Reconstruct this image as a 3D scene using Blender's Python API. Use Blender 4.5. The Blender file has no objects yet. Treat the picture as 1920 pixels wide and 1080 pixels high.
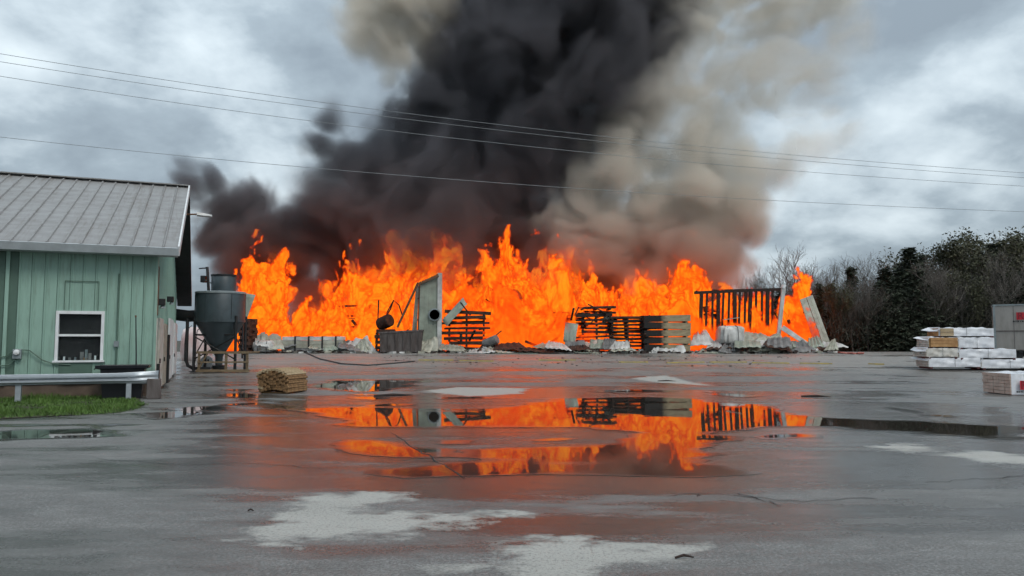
import bpy, math, random
import numpy as np
from mathutils import Vector, Matrix

# ------------------------------------------------------------------ camera, sky, light
scene = bpy.context.scene
COL = scene.collection
CAM_H, FPX, PITCH = 1.8, 1387.0, math.atan(97.0/1387.0)
cam = bpy.data.cameras.new('camera'); cam_o = bpy.data.objects.new('camera', cam); COL.objects.link(cam_o)
cam.sensor_width = 36.0; cam.lens = FPX/1920.0*36.0; cam.clip_start = 0.1; cam.clip_end = 3000.0
cam_o.location = (0, 0, CAM_H); cam_o.rotation_euler = (math.pi/2 + PITCH, 0, 0)
scene.camera = cam_o

SUN_EL, SUN_AZ = math.radians(50), math.radians(140)     # azimuth from +Y towards +X: high behind the camera's right shoulder, behind cloud
world = bpy.data.worlds.new('World'); scene.world = world; world.use_nodes = True
wt = world.node_tree; wt.nodes.clear()
def wn(t, **k):
    n = wt.nodes.new(t)
    for a, b in k.items(): setattr(n, a, b)
    return n
def wmath(op, a, b=None, c=None):
    n = wn('ShaderNodeMath', operation=op)
    for i, v in enumerate((a, b, c)):
        if v is None: continue
        if isinstance(v, (int, float)): n.inputs[i].default_value = v
        else: wt.links.new(v, n.inputs[i])
    return n.outputs[0]
sky = wn('ShaderNodeTexSky', sky_type='NISHITA'); sky.sun_disc = False
sky.sun_elevation = SUN_EL; sky.sun_rotation = SUN_AZ; sky.dust_density = 3.0
skys = wn('ShaderNodeVectorMath', operation='SCALE'); wt.links.new(sky.outputs[0], skys.inputs[0]); skys.inputs[3].default_value = 0.10
geo = wn('ShaderNodeTexCoord'); sep = wn('ShaderNodeSeparateXYZ'); wt.links.new(geo.outputs['Generated'], sep.inputs[0])
zc = wmath('ADD', wmath('MAXIMUM', sep.outputs[2], 0.0), 0.42)
comb = wn('ShaderNodeCombineXYZ')
wt.links.new(wmath('DIVIDE', sep.outputs[0], zc), comb.inputs[0]); wt.links.new(wmath('DIVIDE', sep.outputs[1], zc), comb.inputs[1])
def wnoise(scale, detail, rough, dist, off):
    m = wn('ShaderNodeMapping'); wt.links.new(comb.outputs[0], m.inputs[0]); m.inputs['Location'].default_value = off
    n = wn('ShaderNodeTexNoise'); wt.links.new(m.outputs[0], n.inputs['Vector'])
    n.inputs['Scale'].default_value = scale; n.inputs['Detail'].default_value = detail
    n.inputs['Roughness'].default_value = rough; n.inputs['Distortion'].default_value = dist
    return n.outputs['Fac']
big = wnoise(1.5, 3, 0.5, 0.1, (3.1, 7.7, 0)); mid = wnoise(4.4, 6, 0.54, 0.1, (0.6, 2.0, 0))
cl = wmath('ADD', wmath('MULTIPLY', big, 0.42), wmath('MULTIPLY', mid, 0.58))
ramp = wn('ShaderNodeValToRGB'); wt.links.new(cl, ramp.inputs[0])
e = ramp.color_ramp.elements
e[0].position = 0.38; e[0].color = (0.205, 0.25, 0.29, 1)
e[1].position = 0.65; e[1].color = (0.57, 0.645, 0.685, 1)
x = e.new(0.48); x.color = (0.285, 0.345, 0.39, 1)
x = e.new(0.55); x.color = (0.42, 0.49, 0.535, 1)
mixw = wn('ShaderNodeMix', data_type='RGBA'); mixw.inputs[0].default_value = 0.93
wt.links.new(skys.outputs[0], mixw.inputs[6]); wt.links.new(ramp.outputs[0], mixw.inputs[7])
bg = wn('ShaderNodeBackground'); wt.links.new(wmath('MULTIPLY_ADD', wmath('MAXIMUM', sep.outputs[2], 0.0), 0.75, 0.86), bg.inputs[1]);   # overcast: brighter overhead than at the horizon
wt.links.new(mixw.outputs[2], bg.inputs[0])
wo = wn('ShaderNodeOutputWorld'); wt.links.new(bg.outputs[0], wo.inputs[0])

sun = bpy.data.lights.new('sun', 'SUN'); sun.energy = 1.0; sun.angle = math.radians(25); sun.color = (1.0, 0.95, 0.88)
sun_o = bpy.data.objects.new('sun', sun); COL.objects.link(sun_o)
sd = Vector((math.sin(SUN_AZ)*math.cos(SUN_EL), math.cos(SUN_AZ)*math.cos(SUN_EL), math.sin(SUN_EL)))
sun_o.rotation_euler = sd.to_track_quat('Z', 'Y').to_euler(); sun_o.location = (20, -10, 40)

vs = scene.view_settings
vs.view_transform = 'Standard'; vs.look = 'None'; vs.exposure = 0.52; vs.gamma = 1.0; vs.use_curve_mapping = False
cy = scene.cycles
cy.use_denoising = True
cy.use_adaptive_sampling = True; cy.adaptive_threshold = 0.03
cy.max_bounces = 8; cy.diffuse_bounces = 3; cy.glossy_bounces = 3; cy.transparent_max_bounces = 12; cy.volume_bounces = 3
cy.volume_step_rate = 1.0; cy.volume_max_steps = 512
cy.sample_clamp_indirect = 6.0

# ------------------------------------------------------------------ measuring helpers
def P(px, py, D):
    """point of the place seen at photograph pixel (px, py), D metres ahead of the camera"""
    xc, yc = (px-960.0)/FPX, (540.0-py)/FPX
    Y = math.cos(PITCH) - yc*math.sin(PITCH); Z = math.sin(PITCH) + yc*math.cos(PITCH)
    s = D/Y
    return Vector((xc*s, D, CAM_H + Z*s))
def g(x, y):
    """height of the yard: level near the camera, rising gently to the fire"""
    t = min(1.0, max(0.0, (y-33.0)/19.0))
    return 0.94*(t*t*(3-2*t)*0.35 + t*0.65)
def g_np(x, y):
    t = np.clip((y-33.0)/19.0, 0, 1)
    return 0.94*(t*t*(3-2*t)*0.35 + t*0.65)
def G(px, py):
    """yard point under photograph pixel (px, py)"""
    lo, hi = 3.0, 56.0
    for _ in range(40):
        m = 0.5*(lo+hi); p = P(px, py, m)
        if p.z > g(p.x, p.y): lo = m
        else: hi = m
    p = P(px, py, lo); return Vector((p.x, p.y, g(p.x, p.y)))

# ------------------------------------------------------------------ noise on arrays
_rs = np.random.RandomState(11)
_LAT = _rs.rand(64, 64, 64).astype(np.float32)
def vnoise3(x, y, z):
    xi = np.floor(x).astype(np.int32); yi = np.floor(y).astype(np.int32); zi = np.floor(z).astype(np.int32)
    fx = (x-xi).astype(np.float32); fy = (y-yi).astype(np.float32); fz = (z-zi).astype(np.float32)
    fx = fx*fx*(3-2*fx); fy = fy*fy*(3-2*fy); fz = fz*fz*(3-2*fz)
    x0, x1, y0, y1, z0, z1 = xi & 63, (xi+1) & 63, yi & 63, (yi+1) & 63, zi & 63, (zi+1) & 63
    L = _LAT
    a = L[x0, y0, z0]*(1-fx) + L[x1, y0, z0]*fx; b = L[x0, y1, z0]*(1-fx) + L[x1, y1, z0]*fx
    c = L[x0, y0, z1]*(1-fx) + L[x1, y0, z1]*fx; d = L[x0, y1, z1]*(1-fx) + L[x1, y1, z1]*fx
    return (a*(1-fy)+b*fy)*(1-fz) + (c*(1-fy)+d*fy)*fz
def fbm3(x, y, z, octv=4, gain=0.5):
    s = 0; a = 1.0; t = 0
    for o in range(octv):
        f = 2.03**o
        s = s + a*vnoise3(x*f+17.3*o, y*f+5.1*o, z*f+9.7*o); t += a; a *= gain
    return s/t
def sstep(a, b, x):
    t = np.clip((x-a)/(b-a), 0, 1); return t*t*(3-2*t)
# ------------------------------------------------------------------ mesh and material helpers
rnd = random.Random(21)
class MB:
    """collects simple solids; build() links them as one mesh object"""
    def __init__(s): s.v = []; s.f = []
    def add(s, V, F):
        n = len(s.v); s.v += [tuple(p) for p in V]; s.f += [tuple(i+n for i in f) for f in F]; return s
    def box(s, x0, x1, y0, y1, z0, z1, M=None):
        V = [Vector(p) for p in ((x0,y0,z0),(x1,y0,z0),(x1,y1,z0),(x0,y1,z0),(x0,y0,z1),(x1,y0,z1),(x1,y1,z1),(x0,y1,z1))]
        if M is not None: V = [M @ p for p in V]
        return s.add(V, [(0,3,2,1),(4,5,6,7),(0,1,5,4),(1,2,6,5),(2,3,7,6),(3,0,4,7)])
    def hexa(s, b, t):
        """solid between two quads of points"""
        return s.add(list(b)+list(t), [(0,3,2,1),(4,5,6,7),(0,1,5,4),(1,2,6,5),(2,3,7,6),(3,0,4,7)])
    def bar(s, a, b, w, h=None, up=(0,0,1)):
        a, b = Vector(a), Vector(b); h = h or w; d = (b-a).normalized(); u = Vector(up)
        if abs(d.dot(u)) > .98: u = Vector((0,1,0))
        r = d.cross(u).normalized(); u = r.cross(d)
        q = lambda c: [c - r*w/2 - u*h/2, c + r*w/2 - u*h/2, c + r*w/2 + u*h/2, c - r*w/2 + u*h/2]
        return s.hexa(q(a), q(b))
    def tube(s, pts, rad, n=8, caps=True):
        pts = [Vector(p) for p in pts]; base = len(s.v); prev = None
        rads = rad if isinstance(rad, (list, tuple)) else [rad]*len(pts)
        for i, p in enumerate(pts):
            d = (pts[min(i+1, len(pts)-1)] - pts[max(i-1, 0)]).normalized()
            if prev is None:
                ref = Vector((0,0,1)) if abs(d.z) < .9 else Vector((1,0,0)); prev = d.cross(ref).normalized()
            prev = (prev - d*prev.dot(d)).normalized(); w = d.cross(prev)
            for k in range(n):
                a = 2*math.pi*k/n; s.v.append(tuple(p + (prev*math.cos(a) + w*math.sin(a))*rads[i]))
        for i in range(len(pts)-1):
            for k in range(n):
                s.f.append((base+i*n+k, base+i*n+(k+1)%n, base+(i+1)*n+(k+1)%n, base+(i+1)*n+k))
        if caps:
            s.f.append(tuple(base+k for k in reversed(range(n)))); e = base+(len(pts)-1)*n; s.f.append(tuple(e+k for k in range(n)))
        return s
    def lathe(s, prof, c=(0,0,0), n=24):
        base = len(s.v)
        for r, z in prof:
            for k in range(n):
                a = 2*math.pi*k/n; s.v.append((c[0]+r*math.cos(a), c[1]+r*math.sin(a), c[2]+z))
        for i in range(len(prof)-1):
            for k in range(n): s.f.append((base+i*n+k, base+i*n+(k+1)%n, base+(i+1)*n+(k+1)%n, base+(i+1)*n+k))
        s.f.append(tuple(base+k for k in reversed(range(n)))); e = base+(len(prof)-1)*n; s.f.append(tuple(e+k for k in range(n)))
        return s
    def mesh(s, name, m, smooth=False):
        me = bpy.data.meshes.new(name); me.from_pydata(s.v, [], s.f); me.update()
        if m is not None: me.materials.append(m)
        if smooth:
            me.polygons.foreach_set('use_smooth', [True]*len(me.polygons))
            me.set_sharp_from_angle(angle=math.radians(40))
        return me
    def build(s, name, m, parent=None, smooth=False, bevel=0):
        return link(name, s.mesh(name, m, smooth), parent, bevel)
def link(name, me, parent=None, bevel=0, M=None):
    o = bpy.data.objects.new(name, me); COL.objects.link(o)
    if parent is not None: o.parent = parent
    if M is not None: o.matrix_local = M
    if bevel:
        b = o.modifiers.new('bevel', 'BEVEL'); b.width = bevel; b.segments = 2; b.limit_method = 'ANGLE'
    return o
def tag(o, label, cat, group=None, kind=None):
    if label: o['label'] = label
    if cat: o['category'] = cat
    if group: o['group'] = group
    if kind: o['kind'] = kind
    return o
def thing(name, label, cat, loc=(0,0,0), rz=0.0, group=None):
    o = bpy.data.objects.new(name, None); COL.objects.link(o); o.location = loc; o.rotation_euler = (0,0,rz); o.empty_display_size = .3
    return tag(o, label, cat, group)
def dup(root, loc, rz, label=None, scale=None):
    r = root.copy(); COL.objects.link(r); r.location = loc; r.rotation_euler = (0,0,rz)
    if scale is not None: r.scale = scale
    if label: r['label'] = label
    for ch in list(root.children):
        c = ch.copy(); COL.objects.link(c); c.parent = r
        for gch in list(ch.children):
            d = gch.copy(); COL.objects.link(d); d.parent = c
    return r

def mat(name, col, rough=.6, metal=0.0, var=.25, scale=3.0, col2=None, bump=.0, bscale=40.0, spec=.5, stretch=(1,1,1), detail=5, coords='Object'):
    """procedural surface: noise between col and col2 (or a darker col), noise in roughness, fine bump"""
    m = bpy.data.materials.new(name); m.use_nodes = True; t = m.node_tree; b = t.nodes['Principled BSDF']
    tc = t.nodes.new('ShaderNodeTexCoord'); mp = t.nodes.new('ShaderNodeMapping'); mp.inputs['Scale'].default_value = stretch
    t.links.new(tc.outputs[coords], mp.inputs[0])
    n = t.nodes.new('ShaderNodeTexNoise'); n.inputs['Scale'].default_value = scale; n.inputs['Detail'].default_value = detail; n.inputs['Roughness'].default_value = .62
    t.links.new(mp.outputs[0], n.inputs['Vector'])
    r = t.nodes.new('ShaderNodeValToRGB'); t.links.new(n.outputs['Fac'], r.inputs[0])
    c2 = col2 or tuple(c*(1-var) for c in col)
    r.color_ramp.elements[0].position = .36; r.color_ramp.elements[0].color = (*c2, 1)
    r.color_ramp.elements[1].position = .64; r.color_ramp.elements[1].color = (*col, 1)
    t.links.new(r.outputs[0], b.inputs['Base Color'])
    b.inputs['Metallic'].default_value = metal; b.inputs['Specular IOR Level'].default_value = spec
    rr = t.nodes.new('ShaderNodeMapRange'); t.links.new(n.outputs['Fac'], rr.inputs[0])
    rr.inputs[3].default_value = min(1, rough+.12); rr.inputs[4].default_value = max(.03, rough-.12); t.links.new(rr.outputs[0], b.inputs['Roughness'])
    if bump:
        n2 = t.nodes.new('ShaderNodeTexNoise'); n2.inputs['Scale'].default_value = bscale; n2.inputs['Detail'].default_value = 4; t.links.new(mp.outputs[0], n2.inputs['Vector'])
        bp = t.nodes.new('ShaderNodeBump'); bp.inputs['Strength'].default_value = bump; bp.inputs['Distance'].default_value = .02
        t.links.new(n2.outputs['Fac'], bp.inputs['Height']); t.links.new(bp.outputs[0], b.inputs['Normal'])
    return m
M = {
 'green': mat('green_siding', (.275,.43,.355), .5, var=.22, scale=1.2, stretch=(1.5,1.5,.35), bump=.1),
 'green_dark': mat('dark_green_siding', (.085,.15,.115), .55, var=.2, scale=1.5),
 'roof': mat('weathered_roof_sheet', (.285,.285,.285), .5, col2=(.22,.215,.21), scale=1.1, stretch=(.8,2.2,1), bump=.08),
 'trim': mat('pale_trim', (.50,.54,.56), .45, var=.2, scale=2),
 'white': mat('white_paint', (.74,.76,.77), .45, var=.12, scale=3),
 'dirty_white': mat('dirty_white_board', (.62,.60,.56), .6, col2=(.42,.39,.34), scale=2.2, bump=.15),
 'beige': mat('beige_board', (.46,.43,.36), .65, col2=(.28,.25,.20), scale=3),
 'rust': mat('rusty_brown', (.20,.095,.045), .8, col2=(.08,.04,.025), scale=4, bump=.3),
 'concrete': mat('old_foundation', (.14,.10,.075), .85, var=.4, scale=2, bump=.3),
 'dark': mat('shadowed_room', (.012,.012,.014), .7),
 'black': mat('black_plastic', (.012,.013,.018), .35, var=.3),
 'steel': mat('galvanised_steel', (.44,.48,.51), .46, metal=.5, col2=(.33,.36,.39), scale=3, stretch=(.4,1,1)),
 'slate': mat('slate_grey_paint', (.052,.072,.082), .42, col2=(.034,.048,.055), scale=1.4, bump=.05),
 'slate_light': mat('pale_grey_rim', (.24,.28,.29), .4),
 'iron': mat('black_iron', (.015,.016,.018), .5, var=.4),
 'timber': mat('weathered_timber', (.24,.18,.11), .75, col2=(.14,.10,.06), scale=2, stretch=(1,1,4), bump=.2),
 'board': mat('pale_sawn_board', (.44,.345,.215), .75, col2=(.30,.21,.12), scale=1.6, stretch=(1,5,5), bump=.2),
 'board_end': mat('brown_board_edge', (.27,.155,.065), .8, col2=(.12,.06,.025), scale=6, bump=.3),
 'sheet': mat('scorched_cream_sheet', (.47,.47,.39), .5, col2=(.25,.24,.19), scale=1.3, bump=.1, metal=.1),
 'sheet_green': mat('scorched_green_sheet', (.33,.37,.30), .5, col2=(.20,.22,.18), scale=.9, bump=.1),
 'sheet_white': mat('torn_white_sheet', (.62,.62,.60), .5, col2=(.36,.35,.33), scale=1.6, bump=.2),
 'sheet_grey': mat('ashy_grey_sheet', (.22,.215,.21), .6, col2=(.10,.10,.10), scale=2, bump=.2),
 'char': mat('charred_wood', (.012,.008,.007), .85, col2=(.035,.017,.012), scale=5, bump=.5),
 'charbrown': mat('scorched_brown_wood', (.075,.030,.016), .85, col2=(.018,.009,.007), scale=3, bump=.4),
 'skip': mat('skip_grey_brown', (.115,.10,.095), .6, col2=(.065,.05,.045), scale=2.5, stretch=(2,2,.5)),
 'wrap': mat('white_lumber_wrap', (.78,.79,.82), .38, col2=(.58,.60,.64), scale=1.8, bump=.25, bscale=6),
 'wrap_pink': mat('pinkish_board_ends', (.60,.47,.40), .65, col2=(.46,.33,.27), scale=4, bump=.2),
 'wood_orange': mat('fresh_board_ends', (.47,.27,.115), .7, col2=(.33,.17,.065), scale=4, bump=.2),
 'red': mat('red_print', (.50,.012,.028), .5, var=.1),
 'ink': mat('black_print', (.02,.02,.022), .6),
 'dunnage': mat('dark_red_dunnage', (.09,.025,.025), .8),
 'trailer': mat('grey_trailer_panel', (.30,.285,.265), .45, col2=(.245,.232,.215), scale=.9),
 'rubber': mat('tyre_rubber', (.02,.02,.02), .8),
 'yellow': mat('worn_yellow_paint', (.40,.30,.075), .75, col2=(.24,.20,.11), scale=5, bump=.2),
 'wire': mat('dull_cable', (.28,.30,.31), .6),
 'bark': mat('grey_bark', (.15,.135,.12), .9, col2=(.08,.07,.06), scale=4, bump=.4),
 'bark_dark': mat('dark_bark', (.05,.042,.035), .9, var=.4, scale=4),
 'needle': mat('dark_needles', (.040,.052,.028), .75, col2=(.018,.026,.014), scale=.8),
 'leaf': mat('olive_evergreen', (.085,.083,.042), .75, col2=(.035,.040,.019), scale=.7),
 'thicket': mat('dark_thicket', (.050,.044,.031), .85, col2=(.019,.020,.013), scale=.5),
 'grass': mat('short_grass', (.085,.165,.022), .7, col2=(.045,.095,.012), scale=1.2, coords='Object'),
 'earth': mat('damp_earth', (.055,.05,.028), .9, col2=(.035,.042,.016), scale=2, bump=.4),
 'rubble': mat('grey_rubble', (.16,.15,.13), .85, var=.5, scale=6),
 'pink': mat('pink_scrap', (.50,.16,.13), .7),
 'hose': mat('dark_hose', (.03,.03,.032), .6),
 'yellow_lamp': mat('lamp_housing', (.55,.56,.56), .4),
}
def glass_mat():
    m = bpy.data.materials.new('window_glass'); m.use_nodes = True; b = m.node_tree.nodes['Principled BSDF']
    b.inputs['Base Color'].default_value = (.9,.95,.95,1); b.inputs['Roughness'].default_value = .03; b.inputs['Transmission Weight'].default_value = 1.0; b.inputs['IOR'].default_value = 1.1
    return m
M['glass'] = glass_mat()
def weather(m, dirt, scale, stretch, lo, hi, amt):
    """rain streaks and grime over a finished paint"""
    t = m.node_tree; b = t.nodes['Principled BSDF']; src = b.inputs['Base Color'].links[0].from_socket
    tc = t.nodes.new('ShaderNodeTexCoord'); mp = t.nodes.new('ShaderNodeMapping'); mp.inputs['Scale'].default_value = stretch; gi = t.nodes.new('ShaderNodeObjectInfo')
    ad = t.nodes.new('ShaderNodeVectorMath'); ad.operation = 'ADD'; t.links.new(tc.outputs['Object'], mp.inputs[0]); t.links.new(mp.outputs[0], ad.inputs[0]); t.links.new(gi.outputs['Location'], ad.inputs[1])
    n = t.nodes.new('ShaderNodeTexNoise'); n.inputs['Scale'].default_value = scale; n.inputs['Detail'].default_value = 7; n.inputs['Roughness'].default_value = .7; t.links.new(ad.outputs[0], n.inputs['Vector'])
    r = t.nodes.new('ShaderNodeMapRange'); r.inputs[1].default_value = lo; r.inputs[2].default_value = hi; r.inputs[4].default_value = amt; t.links.new(n.outputs['Fac'], r.inputs[0])
    x = t.nodes.new('ShaderNodeMix'); x.data_type = 'RGBA'; t.links.new(r.outputs[0], x.inputs[0]); t.links.new(src, x.inputs[6]); x.inputs[7].default_value = (*dirt, 1); t.links.new(x.outputs[2], b.inputs['Base Color'])
weather(M['green'], (.10,.13,.095), 3.5, (2.5,2.5,.28), .50, .74, .5); weather(M['roof'], (.13,.105,.085), 2.0, (2.5,.3,1), .50, .75, .7)
weather(M['trailer'], (.15,.135,.115), 2.5, (2,2,.3), .5, .75, .6); weather(M['wrap'], (.40,.38,.35), 2.2, (1,1,1), .55, .75, .6); weather(M['white'], (.42,.38,.32), 3, (2,2,.4), .52, .78, .6)
# ------------------------------------------------------------------ ground, yard, puddles
def poly_sd(X, Y, poly):
    """signed distance to a polygon of yard points (positive inside)"""
    p = np.array(poly); q = np.roll(p, -1, 0)
    best = np.full(X.shape, 1e9); inside = np.zeros(X.shape, bool)
    for (ax, ay), (bx, by) in zip(p, q):
        dx, dy = bx-ax, by-ay; L2 = dx*dx+dy*dy+1e-9
        t = np.clip(((X-ax)*dx+(Y-ay)*dy)/L2, 0, 1)
        best = np.minimum(best, np.hypot(X-ax-t*dx, Y-ay-t*dy))
        c = ((ay > Y) != (by > Y)) & (X < dx*(Y-ay)/((by-ay) if by != ay else 1e-9) + ax)
        inside ^= c
    return np.where(inside, best, -best)
def yard_poly(pts): return [G(*p)[:2] for p in pts]
PUD = [
 [(555,768),(620,764),(700,765),(800,768),(900,766),(1000,755),(1060,748),(1180,742),(1300,746),(1420,757),(1530,780),(1640,783),(1760,787),(1880,795),(1960,797),(1960,826),(1850,824),(1700,812),(1560,803),(1430,800),(1370,815),(1385,850),(1385,885),(1350,905),(1250,900),(1100,890),(960,898),(860,905),(780,912),(650,915),(520,918),(560,898),(690,890),(720,870),(660,850),(600,832),(640,820),(720,822),(780,840),(860,850),(1000,842),(1120,832),(1160,812),(1080,803),(900,802),(780,806),(640,806),(610,790)],
 [(428,730),(470,729),(495,745),(560,764),(540,768),(480,762),(440,763),(400,772),(330,786),(270,795),(255,785),(300,769),(380,759),(430,755)],
 [(575,722),(640,713),(760,711),(790,716),(760,728),(700,735),(745,748),(700,751),(640,746),(650,735),(600,730)],
 [(820,744),(920,741),(940,746),(830,750)],
 [(-60,800),(60,797),(170,796),(230,790),(262,795),(240,806),(170,826),(80,828),(-60,832)],
 [(814,826),(880,823),(888,831),(820,835)],
 [(1008,821),(1085,814),(1092,823),(1012,829)],
 [(1640,757),(1700,765),(1760,772),(1830,786),(1800,789),(1700,777),(1645,766)],
 [(1080,735),(1180,730),(1260,735),(1180,738)],
 [(880,846),(960,842),(985,848),(900,853)], [(930,815),(1000,811),(1015,817),(940,821)], [(1330,735),(1420,741),(1405,747),(1320,741)],
 [(435,790),(500,786),(512,793),(445,796)], [(436,828),(505,823),(514,832),(446,837)], [(1530,830),(1640,825),(1665,834),(1540,839)], [(700,756),(780,754),(790,759),(710,761)], [(1430,815),(1500,812),(1520,818),(1440,822)],
]
WET = [  # smooth wet film, no standing water
 [(1360,875),(1480,860),(1620,868),(1770,890),(1720,912),(1500,908),(1400,895)],
 [(560,745),(1000,730),(1500,735),(1920,770),(1920,850),(1400,930),(500,930),(300,860)],
]
DRY = [
 [(468,1010),(520,985),(560,955),(575,932),(640,927),(752,925),(735,938),(660,952),(690,968),(800,968),(900,966),(968,963),(930,974),(800,987),(740,999),(640,1002),(560,1016)],
 [(958,1035),(1000,1020),(1080,1010),(1140,1020),(1230,1025),(1300,1030),(1240,1040),(1150,1050),(1100,1072),(1080,1110),(950,1110),(985,1060),(965,1050)],
 [(862,1060),(900,1048),(948,1039),(942,1048),(880,1062)],
 [(795,733),(860,726),(985,728),(975,738),(880,743)],
 [(1185,709),(1250,704),(1330,723),(1240,717)],
 [(1780,852),(1850,846),(1940,858),(1940,869),(1840,865)],
 [(1640,838),(1700,834),(1750,842),(1690,846)],
]
xs = np.arange(-34, 34.01, .125); ys = np.concatenate([np.arange(3.0, 40, .125), np.arange(40, 53.3, .25)])
XX, YY = np.meshgrid(xs, ys)
def n2(X, Y, s, o=4, off=0.0, gain=.5): return fbm3(X*s+off, Y*s+2*off, np.zeros_like(X)+off, o, gain)-.5
rag = n2(XX, YY, .9, 4, 3.3)*1.3 + n2(XX*.5, YY*2, 1.6, 3, 8.1)*.5 + n2(XX*.6, YY*1.3, 4.0, 3, 18.1)*.35
pud = np.full(XX.shape, -9.0); dry = np.full(XX.shape, -9.0); wet = np.full(XX.shape, -9.0)
for p in PUD: pud = np.maximum(pud, poly_sd(XX, YY, yard_poly(p)))
for p in WET: wet = np.maximum(wet, poly_sd(XX, YY, yard_poly(p)))
for p in DRY: dry = np.maximum(dry, poly_sd(XX, YY, yard_poly(p)))
pud = pud + rag*.42 + n2(XX*.22, YY*1.7, .8, 4, 71.0)*1.5*sstep(22, 12, YY) + n2(XX*.3, YY*1.4, .8, 3, 91.0)*1.3 + n2(XX*.12, YY*1.0, 1.7, 3, 23.0)*1.5 - .12
dryf = np.clip(dry/.6, -1, 1)
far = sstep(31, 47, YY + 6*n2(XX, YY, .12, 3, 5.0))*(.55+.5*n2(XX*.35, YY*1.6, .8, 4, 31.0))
streak = n2(XX*.22, YY*.9, .9, 4, 44.0)
damp = np.clip(sstep(-.8, .8, wet + rag)*.55 + .50 + streak*1.5 + n2(XX, YY, .33, 3, 60)*.8 - .3*far, 0, 1)
damp = np.maximum(damp, sstep(-.45, .1, pud))
verts = np.stack([XX, YY, g_np(XX, YY)], -1).reshape(-1, 3)
ny_, nx_ = XX.shape
I = np.arange(ny_*nx_).reshape(ny_, nx_)
quads = np.stack([I[:-1, :-1], I[:-1, 1:], I[1:, 1:], I[1:, :-1]], -1).reshape(-1, 4)
def fast_mesh(name, V, Q, m, attrs=None):
    me = bpy.data.meshes.new(name); k = Q.shape[1]
    me.vertices.add(len(V)); me.vertices.foreach_set('co', np.ascontiguousarray(V, dtype=np.float32).ravel())
    me.loops.add(Q.size); me.loops.foreach_set('vertex_index', np.ascontiguousarray(Q, dtype=np.int32).ravel())
    me.polygons.add(len(Q)); me.polygons.foreach_set('loop_start', np.arange(0, Q.size, k, dtype=np.int32))
    me.update(calc_edges=True); me.validate()
    for an, av in (attrs or {}).items():
        a = me.attributes.new(an, 'FLOAT', 'POINT'); a.data.foreach_set('value', np.ascontiguousarray(av, dtype=np.float32).ravel())
    if m: me.materials.append(m)
    return me
def asphalt_mat():
    m = bpy.data.materials.new('wet_asphalt'); m.use_nodes = True; t = m.node_tree; b = t.nodes['Principled BSDF']; N, L = t.nodes, t.links
    def attr(n):
        a = N.new('ShaderNodeAttribute'); a.attribute_name = n; return a.outputs['Fac']
    tc = N.new('ShaderNodeTexCoord')
    def noise(s, d, st=(1,1,1), r=.6):
        mp = N.new('ShaderNodeMapping'); mp.inputs['Scale'].default_value = st; L.new(tc.outputs['Object'], mp.inputs[0])
        n = N.new('ShaderNodeTexNoise'); n.inputs['Scale'].default_value = s; n.inputs['Detail'].default_value = d; n.inputs['Roughness'].default_value = r
        L.new(mp.outputs[0], n.inputs['Vector']); return n.outputs['Fac']
    def mr(v, a, b_, c, d):
        r = N.new('ShaderNodeMapRange'); r.inputs[1].default_value = a; r.inputs[2].default_value = b_; r.inputs[3].default_value = c; r.inputs[4].default_value = d; L.new(v, r.inputs[0]); return r.outputs[0]
    def mix(f, a, b_):
        x = N.new('ShaderNodeMix'); x.data_type = 'RGBA'
        for i, v in ((0, f), (6, a), (7, b_)):
            if isinstance(v, tuple): x.inputs[i].default_value = (*v, 1)
            elif isinstance(v, float): x.inputs[i].default_value = v
            else: L.new(v, x.inputs[i])
        return x.outputs[2]
    def mth(op, a, b_):
        x = N.new('ShaderNodeMath'); x.operation = op; x.use_clamp = True
        for i, v in enumerate((a, b_)):
            if isinstance(v, (int, float)): x.inputs[i].default_value = v
            else: L.new(v, x.inputs[i])
        return x.outputs[0]
    grain = noise(30, 4, r=.8); blot = noise(.7, 8, r=.68); mott = noise(3.2, 8, (.55,1.2,1), .7) 
    c = mix(mr(blot, .35, .65, 0, 1), (.112,.108,.102), (.20,.195,.185))
    c = mix(mr(grain, .44, .60, 0, .75), c, (.36,.357,.35))
    c = mix(mr(noise(55, 3, r=.8), .50, .64, 0, .7), c, (.030,.029,.028))
    c = mix(mr(mott, .38, .66, 0, .5), c, (.080,.077,.072))
    da = N.new('ShaderNodeMath'); da.operation = 'MULTIPLY_ADD'; da.use_clamp = True; L.new(noise(1.1, 8, (.35,1.3,1), .66), da.inputs[0]); da.inputs[1].default_value = 2.3
    db = mth('SUBTRACT', attr('damp'), 0.0)
    dc = N.new('ShaderNodeMath'); dc.operation = 'SUBTRACT'; L.new(db, dc.inputs[0]); dc.inputs[1].default_value = 1.12; L.new(dc.outputs[0], da.inputs[2])
    dampv = da.outputs[0]
    c = mix(mr(dampv, .30, .85, 0, .85), c, (.050,.046,.041))
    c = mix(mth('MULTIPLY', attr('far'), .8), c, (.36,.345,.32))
    d1 = N.new('ShaderNodeMath'); d1.operation = 'MULTIPLY_ADD'; L.new(noise(2.6, 9, (.75, 1.2, 1), .68), d1.inputs[0]); d1.inputs[1].default_value = 2.6; L.new(attr('dry'), d1.inputs[2])
    dm = mr(d1.outputs[0], 1.0, 1.42, 0, 1)
    speck = mr(grain, .34, .50, .3, 1.0)
    dm = mth('MULTIPLY', dm, speck)
    c = mix(dm, c, (.40,.39,.36))
    L.new(c, b.inputs['Base Color'])
    r0 = mr(dampv, .20, .90, .60, .11)
    r0 = mth('ADD', r0, mr(grain, .3, .7, -.05, .07))
    r0 = mth('ADD', r0, mth('MULTIPLY', dm, .5))
    r0 = mth('SUBTRACT', r0, mth('MULTIPLY', attr('rim'), .16))
    L.new(r0, b.inputs['Roughness']); b.inputs['IOR'].default_value = 1.5
    bp = N.new('ShaderNodeBump'); bp.inputs['Distance'].default_value = .02; L.new(grain, bp.inputs['Height'])
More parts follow.
